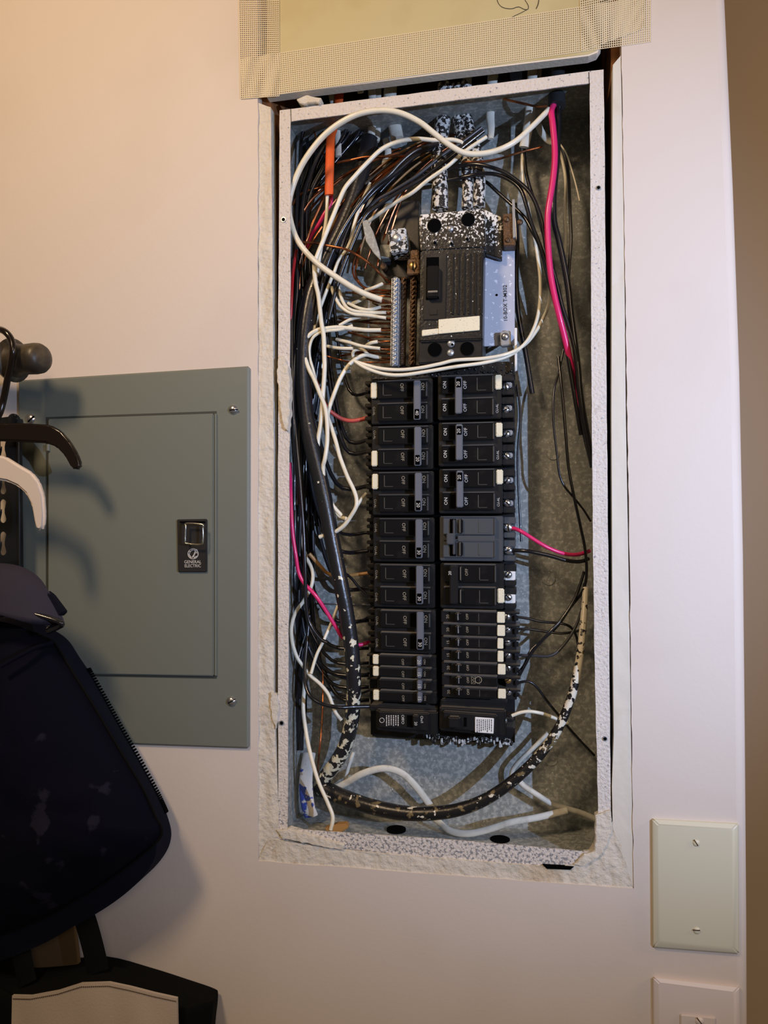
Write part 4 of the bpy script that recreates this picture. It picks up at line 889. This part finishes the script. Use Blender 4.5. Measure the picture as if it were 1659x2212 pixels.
# script monogram inside the ring: two looping letters
mono = [[(421, 1190), (418, 1188), (412, 1191), (409, 1197), (411, 1203), (415, 1203), (419, 1197), (421, 1192), (420, 1199), (415, 1205)], [(424, 1192), (426, 1189), (424, 1187), (421, 1191), (422, 1195), (425, 1194), (420, 1196), (418, 1201), (421, 1205), (426, 1201)]]
for pth in mono: g.tube(pth, 1.2, -10.9, 5)
for k in range(4):
    q = k*math.pi/2+0.5; g.tube([(417+10*math.cos(q), 1196.5+10*math.sin(q)), (417+7.5*math.cos(q+.45), 1196.5+7.5*math.sin(q+.45)), (417+9.6*math.cos(q+.9), 1196.5+9.6*math.sin(q+.9))], 1.1, -10.9, 5)
obj('emblem', g, 'ink', la, smooth=60)
g = G(); text(g, 'GENERAL', 416.5, 1214, 6.4, -0.0107, 0, 0.98); text(g, 'ELECTRIC', 416.5, 1222.5, 6.4, -0.0107, 0, 0.92); obj('lettering', g, 'ink', la, smooth=0)

# ------------------------------------------------------------------ plates at the lower right
def wallplate(name, q, m, label, cat):
    t = thing(name, P(q[3][0], q[3][1], 0), label, cat)
    g = G(); bm = g.bm
    cx = sum(p[0] for p in q)/4; cy = sum(p[1] for p in q)/4
    def ring(s, Y): return [bm.verts.new(P(x-(s if x > cx else -s), y-(s if y > cy else -s), Y)) for x, y in q]
    rs = [ring(0, 0.0), ring(0, -0.0022), ring(2.5, -0.0042), ring(12, -0.0062), ring(15, -0.0064)]
    bm.faces.new(rs[0][::-1]); bm.faces.new(rs[-1])
    for a, b in zip(rs, rs[1:]):
        for i in range(4): bm.faces.new((a[i], a[(i+1) % 4], b[(i+1) % 4], b[i]))
    bmesh.ops.recalc_face_normals(bm, faces=bm.faces)
    bmesh.ops.bevel(bm, geom=[e for e in bm.edges if abs(e.verts[0].co.z-e.verts[1].co.z) < 0.02 and abs(e.verts[0].co.x-e.verts[1].co.x) < 0.006], offset=0.0012, segments=2, affect='EDGES')
    obj('cover', g, m, t, smooth=20); return t
t = wallplate('blank_wall_plate', [(1408, 1768), (1596, 1778), (1597, 2061), (1410, 2047)], 'ivory', 'ivory blank wall plate on the wall below right of the breaker box', 'wall plate')
for (x, y, a) in ((1504, 1821, -1.0), (1505, 2010, 0.02)):
    g = G(); g.dome(x, y, 8, -0.0062, 0.0016, 20); s = obj('screw', g, 'ivory', t); g = G(); g.slotbar(x, y, 7.5, -0.0081, a, 0.13, 0.001); obj('screw_slot', g, 'bronze', s)
t = wallplate('switch_plate', [(1410, 2110), (1599, 2131), (1602, 2420), (1412, 2404)], 'whiteplate', 'white switch plate at the bottom right below the ivory plate', 'wall plate')
g = G(); g.poly([(1470, 2192), (1546, 2199), (1546, 2350), (1470, 2345)], -0.0085, -0.0060, 0.0008); obj('insert_frame', g, 'whiteplate', t)
g = G(); g.dome(1511, 2206, 9, -0.0085, 0.002, 18); s = obj('screw', g, 'whiteplate', t); g = G(); g.slotbar(1511, 2206, 8, -0.0107, -0.9, 0.13, 0.001); obj('screw_slot', g, 'bronze', s)

# ------------------------------------------------------------------ things hanging at the left
def lathe(name, prof, p0, ax, m, parent=None, label=None, cat=None):
    """prof: (distance along axis, radius) in metres"""
    g = G(); ax = ax.normalized(); u = Vector((0, 0, 1)); u = (u-ax*u.dot(ax)).normalized(); v = ax.cross(u); n = 28; rings = []
    for s_, r_ in prof: rings.append([g.bm.verts.new(p0+ax*s_+u*(r_*math.cos(2*math.pi*k/n))+v*(r_*math.sin(2*math.pi*k/n))) for k in range(n)])
    for a, b in zip(rings, rings[1:]):
        for k in range(n): g.bm.faces.new((a[k], a[(k+1) % n], b[(k+1) % n], b[k]))
    g.bm.faces.new(rings[0][::-1]); g.bm.faces.new(rings[-1])
    return obj(name, g, m, parent, label, cat, smooth=50)
YR = -0.060
c = P(60, 776, YR); k = px_size(50, 770, YR)
rod = thing('rod', c, 'dark bronze hanging rod ending in a rounded knob at the left edge', 'rod')
ax = Vector((1, -0.20, -0.03))
lathe('rod_tube', [(-0.26, 0.0135), (-0.028, 0.0135)], c, ax, 'bronzecap', rod)
lathe('finial', [(-46*k, 0.0135), (-44*k, 40*k), (-36*k, 43*k), (-32*k, 38*k), (-31*k, 34*k), (-22*k, 31*k), (-10*k, 29*k), (6*k, 29.5*k), (20*k, 30*k), (30*k, 29*k), (37*k, 25*k), (41*k, 16*k), (43*k, 4*k)], c, ax, 'bronzecap', rod)
H = thing('hanger', P(-20, 930, YR), 'glossy black plastic hanger hooked over the rod at the left edge', 'hanger')
g = G(); g.poly([(-260, 985), (-120, 925), (-20, 912), (60, 914), (104, 917), (128, 930), (148, 953), (164, 980), (172, 1003), (170, 1012), (160, 1015), (152, 1010), (138, 984), (120, 965), (98, 957), (40, 954), (-20, 952), (-120, 962), (-260, 1030)], YR-0.005, YR+0.003, 0.0025, 3); obj('shoulder_bar', g, 'hangblack', H, smooth=50)
g = G(); g.tube([(-14, 918), (0, 890), (8, 860), (17, 815), (27, 770), (26, 738), (10, 716), (-14, 712), (-40, 730)], 13, (YR*1000, YR*1000, YR*1000-24, YR*1000-24, YR*1000-4), 12); obj('hook', g, 'hangblack', H, smooth=60)
H = thing('hanger', P(-20, 1040, YR-0.02), 'white plastic hanger arm curving down in front of the slotted rail', 'hanger')
g = G(); g.poly([(-260, 1070), (-100, 990), (-20, 982), (8, 985), (40, 1005), (66, 1020), (82, 1040), (92, 1070), (95, 1110), (93, 1138), (86, 1147), (77, 1144), (73, 1130), (66, 1090), (54, 1066), (36, 1050), (14, 1040), (-20, 1034), (-100, 1040), (-260, 1120)], YR-0.030, YR-0.023, 0.0025, 3); obj('shoulder_bar', g, 'hangwhite', H, smooth=50)
# slotted rail
SR = thing('slotted_rail', P(0, 1240, -0.02), 'glossy black upright rail with keyhole slots at the left edge', 'rail')
def keyhole(x, y, r=7.5, h=17):
    o = []
    for k in range(28):
        a = 2*math.pi*k/28; sy = -h if math.sin(a) < 0 else h
        o.append((x+r*math.cos(a)*(1.0), y+sy+r*1.15*math.sin(a)))
    # narrow waist
    out = []
    for i, p in enumerate(o):
        out.append(p)
        if i == 13: out += [(x-r*0.55, y+4), (x-r*0.55, y-4)]
    out += [(x+r*0.55, y-4), (x+r*0.55, y+4)]
    return out
g = G(); flat_shape(g, [(-28, 935), (38, 935), (41, 1240), (-28, 1240)], [keyhole(6, y) for y in (968, 1042, 1104, 1174)], -0.030, -0.028); obj('slotted_face', g, 'rack', SR, smooth=0)
g = G(); g.poly([(35, 935), (41, 935), (44, 1240), (38, 1240)], -0.032, -0.0255, 0.0008); g.tube([(39, 935), (42, 1240)], 4, -32, 8); obj('side_flange', g, 'rack', SR)
g = G(); g.poly([(-30, 905), (32, 897), (36, 912), (38, 940), (-30, 940)], -0.036, -0.020, 0.003); g.cyl(26, 905, 11, -0.040, -0.034, 20, 0.001); obj('rail_bracket', g, 'rack', SR)

def puff(outline, Y0, depth, rings=9, power=0.5, wrinkle=0.0, seed=0, back=0.02):
    """stuffed cloth shape: outline pixels on plane Y0, swelling towards the viewer"""
    pts = [P(x, y, Y0+back) for x, y in outline]; cx = sum(p.x for p in pts)/len(pts); cz = sum(p.z for p in pts)/len(pts)
    g = G(); rs = []
    for k in range(rings):
        t = k/(rings-1); row = []
        for p in pts:
            x = p.x+(cx-p.x)*t*0.97; z = p.z+(cz-p.z)*t*0.97
            h = depth*(1-(1-t)**2.2)**power
            h += wrinkle*noise.noise(Vector((x*14, z*9, seed)))*min(1, t*5) + wrinkle*0.4*noise.noise(Vector((x*45, z*30, seed+4)))*min(1, t*5)
            row.append(g.bm.verts.new((x, Y0-h, z)))
        rs.append(row)
    n = len(pts)
    for a, b in zip(rs, rs[1:]):
        for i in range(n): g.bm.faces.new((a[i], a[(i+1) % n], b[(i+1) % n], b[i]))
    g.bm.faces.new(rs[-1])
    bk = [g.bm.verts.new((p.x, Y0+back, p.z)) for p in pts]
    for i in range(n): g.bm.faces.new((rs[0][i], bk[i], bk[(i+1) % n], rs[0][(i+1) % n]))
    g.bm.faces.new(bk)
    bmesh.ops.recalc_face_normals(g.bm, faces=g.bm.faces)
    return g
def spline(pts, n=6, closed=True):
    out = []; m = len(pts)
    for i in range(m if closed else m-1):
        p = [pts[(i+k) % m] if closed else pts[max(0, min(m-1, i+k))] for k in (-1, 0, 1, 2)]
        for k in range(n):
            t = k/n; out.append(tuple(0.5*(2*p[1][a]+(p[2][a]-p[0][a])*t+(2*p[0][a]-5*p[1][a]+4*p[2][a]-p[3][a])*t*t+(3*p[1][a]-p[0][a]-3*p[2][a]+p[3][a])*t**3) for a in (0, 1)))
    return out + ([] if closed else [pts[-1]])
BAG = thing('bag', P(60, 2000, -0.03), 'dark navy bag with a zipped side hanging at the lower left', 'bag')
out = spline([(-420, 1500), (-300, 1400), (-120, 1345), (0, 1332), (70, 1340), (118, 1362), (148, 1384), (172, 1420), (205, 1470), (250, 1552), (300, 1640), (344, 1722), (364, 1770), (370, 1806), (358, 1842), (325, 1882), (270, 1925), (200, 1966), (120, 2010), (0, 2052), (-200, 2090), (-420, 2060)], 5)
g = puff(out, -0.055, 0.012, 5, 0.5, 0.0, 1, back=0.035); obj('gusset', g, 'navyband', BAG, smooth=60)
inn = spline([(-400, 1520), (-290, 1430), (-120, 1375), (0, 1360), (60, 1362), (112, 1384), (132, 1410), (160, 1456), (206, 1530), (262, 1625), (310, 1705), (336, 1762), (350, 1790), (342, 1815), (300, 1852), (250, 1890), (180, 1935), (100, 1980), (0, 2020), (-200, 2060), (-400, 2035)], 5)
g = puff(inn, -0.062, 0.060, 16, 0.6, 0.012, 3, back=0.0); obj('front_panel', g, 'navy', BAG, smooth=60)
seam = spline([(60, 1362), (112, 1384), (132, 1410), (160, 1456), (206, 1530), (262, 1625), (310, 1705), (336, 1762), (350, 1790), (342, 1815), (300, 1852), (250, 1890), (180, 1935), (100, 1980), (0, 2020), (-60, 2035)], 4, False)
g = G(); g.tube(seam, 5, -66, 8); obj('piping', g, 'blackcloth', BAG, label='dark piping round the front panel', smooth=60)
zp = spline([(190, 1446), (225, 1508), (262, 1575), (302, 1645), (340, 1716), (358, 1756)], 12, False)
g = G()
for i, (x, y) in enumerate(zp): 
    if i % 1 == 0: g.cyl(x-1.0, y, 2.0, -0.023, -0.017, 6)
obj('zipper', g, 'pit', BAG)
fold = G(); fold.tube([(0, 1440), (40, 1418), (75, 1400), (112, 1388)], 9, (-118, -100, -72), 8); obj('fold', fold, 'navy', BAG, smooth=60)
FL = thing('cloth_flap', P(0, 1340, -0.08), 'grey-blue cloth flap with a glossy dark edge above the navy bag', 'cloth')
out = spline([(-300, 1330), (-220, 1250), (-120, 1222), (-20, 1216), (40, 1222), (82, 1245), (110, 1285), (134, 1330), (136, 1345), (112, 1352), (90, 1336), (40, 1322), (-20, 1322), (-120, 1340), (-220, 1370)], 5)
g = puff(out, -0.085, 0.030, 8, 0.6, 0.010, 6, back=0.0); obj('fabric', g, 'flap', FL, smooth=60)
g = G(); g.tube(spline([(-60, 1340), (0, 1328), (50, 1322), (95, 1332), (132, 1345), (126, 1352), (104, 1362)], 4, False), 11, (-108, -100, -90), 10, 1.4); obj('edge_binding', g, 'rack', FL, label='glossy dark edge binding', smooth=60)
g = G(); g.poly([(96, 1277), (108, 1286), (136, 1323), (126, 1333), (100, 1318)], -0.088, -0.078, 0.001); obj('tab', g, 'navyband', FL)

TB = thing('tote_bag', P(240, 2300, -0.03), 'white canvas tote bag with black trim at the bottom left', 'bag')
out = spline([(-60, 2060), (20, 2060), (80, 2075), (150, 2072), (232, 2066), (329, 2091), (407, 2116), (462, 2135), (471, 2146), (468, 2180), (462, 2260), (456, 2420), (-60, 2420)], 4)
g = puff(out, -0.040, 0.004, 3, 0.5, 0, 2, back=0.034); obj('back_panel', g, 'blackcloth', TB, smooth=40)
out = spline([(-60, 2118), (30, 2112), (66, 2115), (140, 2098), (190, 2086), (240, 2086), (300, 2100), (390, 2122), (450, 2150), (470, 2150), (466, 2200), (460, 2260), (456, 2420), (-60, 2420)], 4)
g = puff(out, -0.056, 0.020, 6, 0.6, 0.002, 5, back=0.012); obj('trim_band', g, 'blackcloth', TB, smooth=40)
can = [(26, 2151), (66, 2152), (125, 2141), (175, 2125), (235, 2123), (282, 2133), (332, 2146), (382, 2157), (379, 2230), (375, 2420), (10, 2420), (20, 2230)]
g = G(); rows = []
def cpt(u, v):
    top = [(26, 2151), (66, 2152), (125, 2141), (175, 2125), (235, 2123), (282, 2133), (332, 2146), (382, 2157)]
    n = len(top)-1; q = u*n; i = min(int(q), n-1); f = q-i; x = top[i][0]+(top[i+1][0]-top[i][0])*f; y = top[i][1]+(top[i+1][1]-top[i][1])*f
    x = x + (x-200)*0.03*v
    dep = -0.079 - 0.010*math.sin(math.pi*u) - 0.006*noise.noise(Vector((u*5, v*1.2, 7)))*min(1, v*3) - 0.010*v
    return P(x, y+(2420-y)*v, dep)
nu, nv = 42, 16
rows = [[g.bm.verts.new(cpt(i/nu, j/nv)) for j in range(nv+1)] for i in range(nu+1)]
for i in range(nu):
    for j in range(nv): g.bm.faces.new((rows[i][j], rows[i][j+1], rows[i+1][j+1], rows[i+1][j]))
loop = rows[0] + [q[-1] for q in rows[1:]] + rows[-1][-2::-1] + [q[0] for q in rows[-2:0:-1]]
bk = [g.bm.verts.new((v.co.x, v.co.y+0.003, v.co.z)) for v in loop]
for i in range(len(loop)): j = (i+1) % len(loop); g.bm.faces.new((loop[i], bk[i], bk[j], loop[j]))
bmesh.ops.recalc_face_normals(g.bm, faces=g.bm.faces)
obj('canvas_front', g, 'canvas', TB, label='white canvas front', smooth=60)
g = G()
for i in range(1, 100):
    u = i/100; a = cpt(u, 0.022); b = cpt(u+0.006, 0.022); g.tube3([a+Vector((0, -0.0006, 0)), b+Vector((0, -0.0006, 0))], 0.00045, 5, sub=1)
obj('stitching', g, 'bronze', TB)
g = G(); g.tube(spline([(152, 1900), (172, 1955), (188, 2000), (204, 2060), (212, 2100)], 4, False), 50, (-50, -52, -58), 10, 0.12); g.tube(spline([(20, 1990), (42, 2040), (50, 2080), (60, 2125)], 4, False), 44, (-50, -52, -58), 10, 0.12); obj('handle', g, 'blackcloth', TB, label='black webbing handles', smooth=60)
BB = thing('board', P(110, 2120, -0.005), 'brown board showing between the handles of the tote bag', 'board')
g = G(); g.poly([(60, 1975), (156, 1975), (172, 2110), (66, 2120)], -0.020, -0.014, 0.0006); obj('board_sheet', g, 'brownpaper', BB)
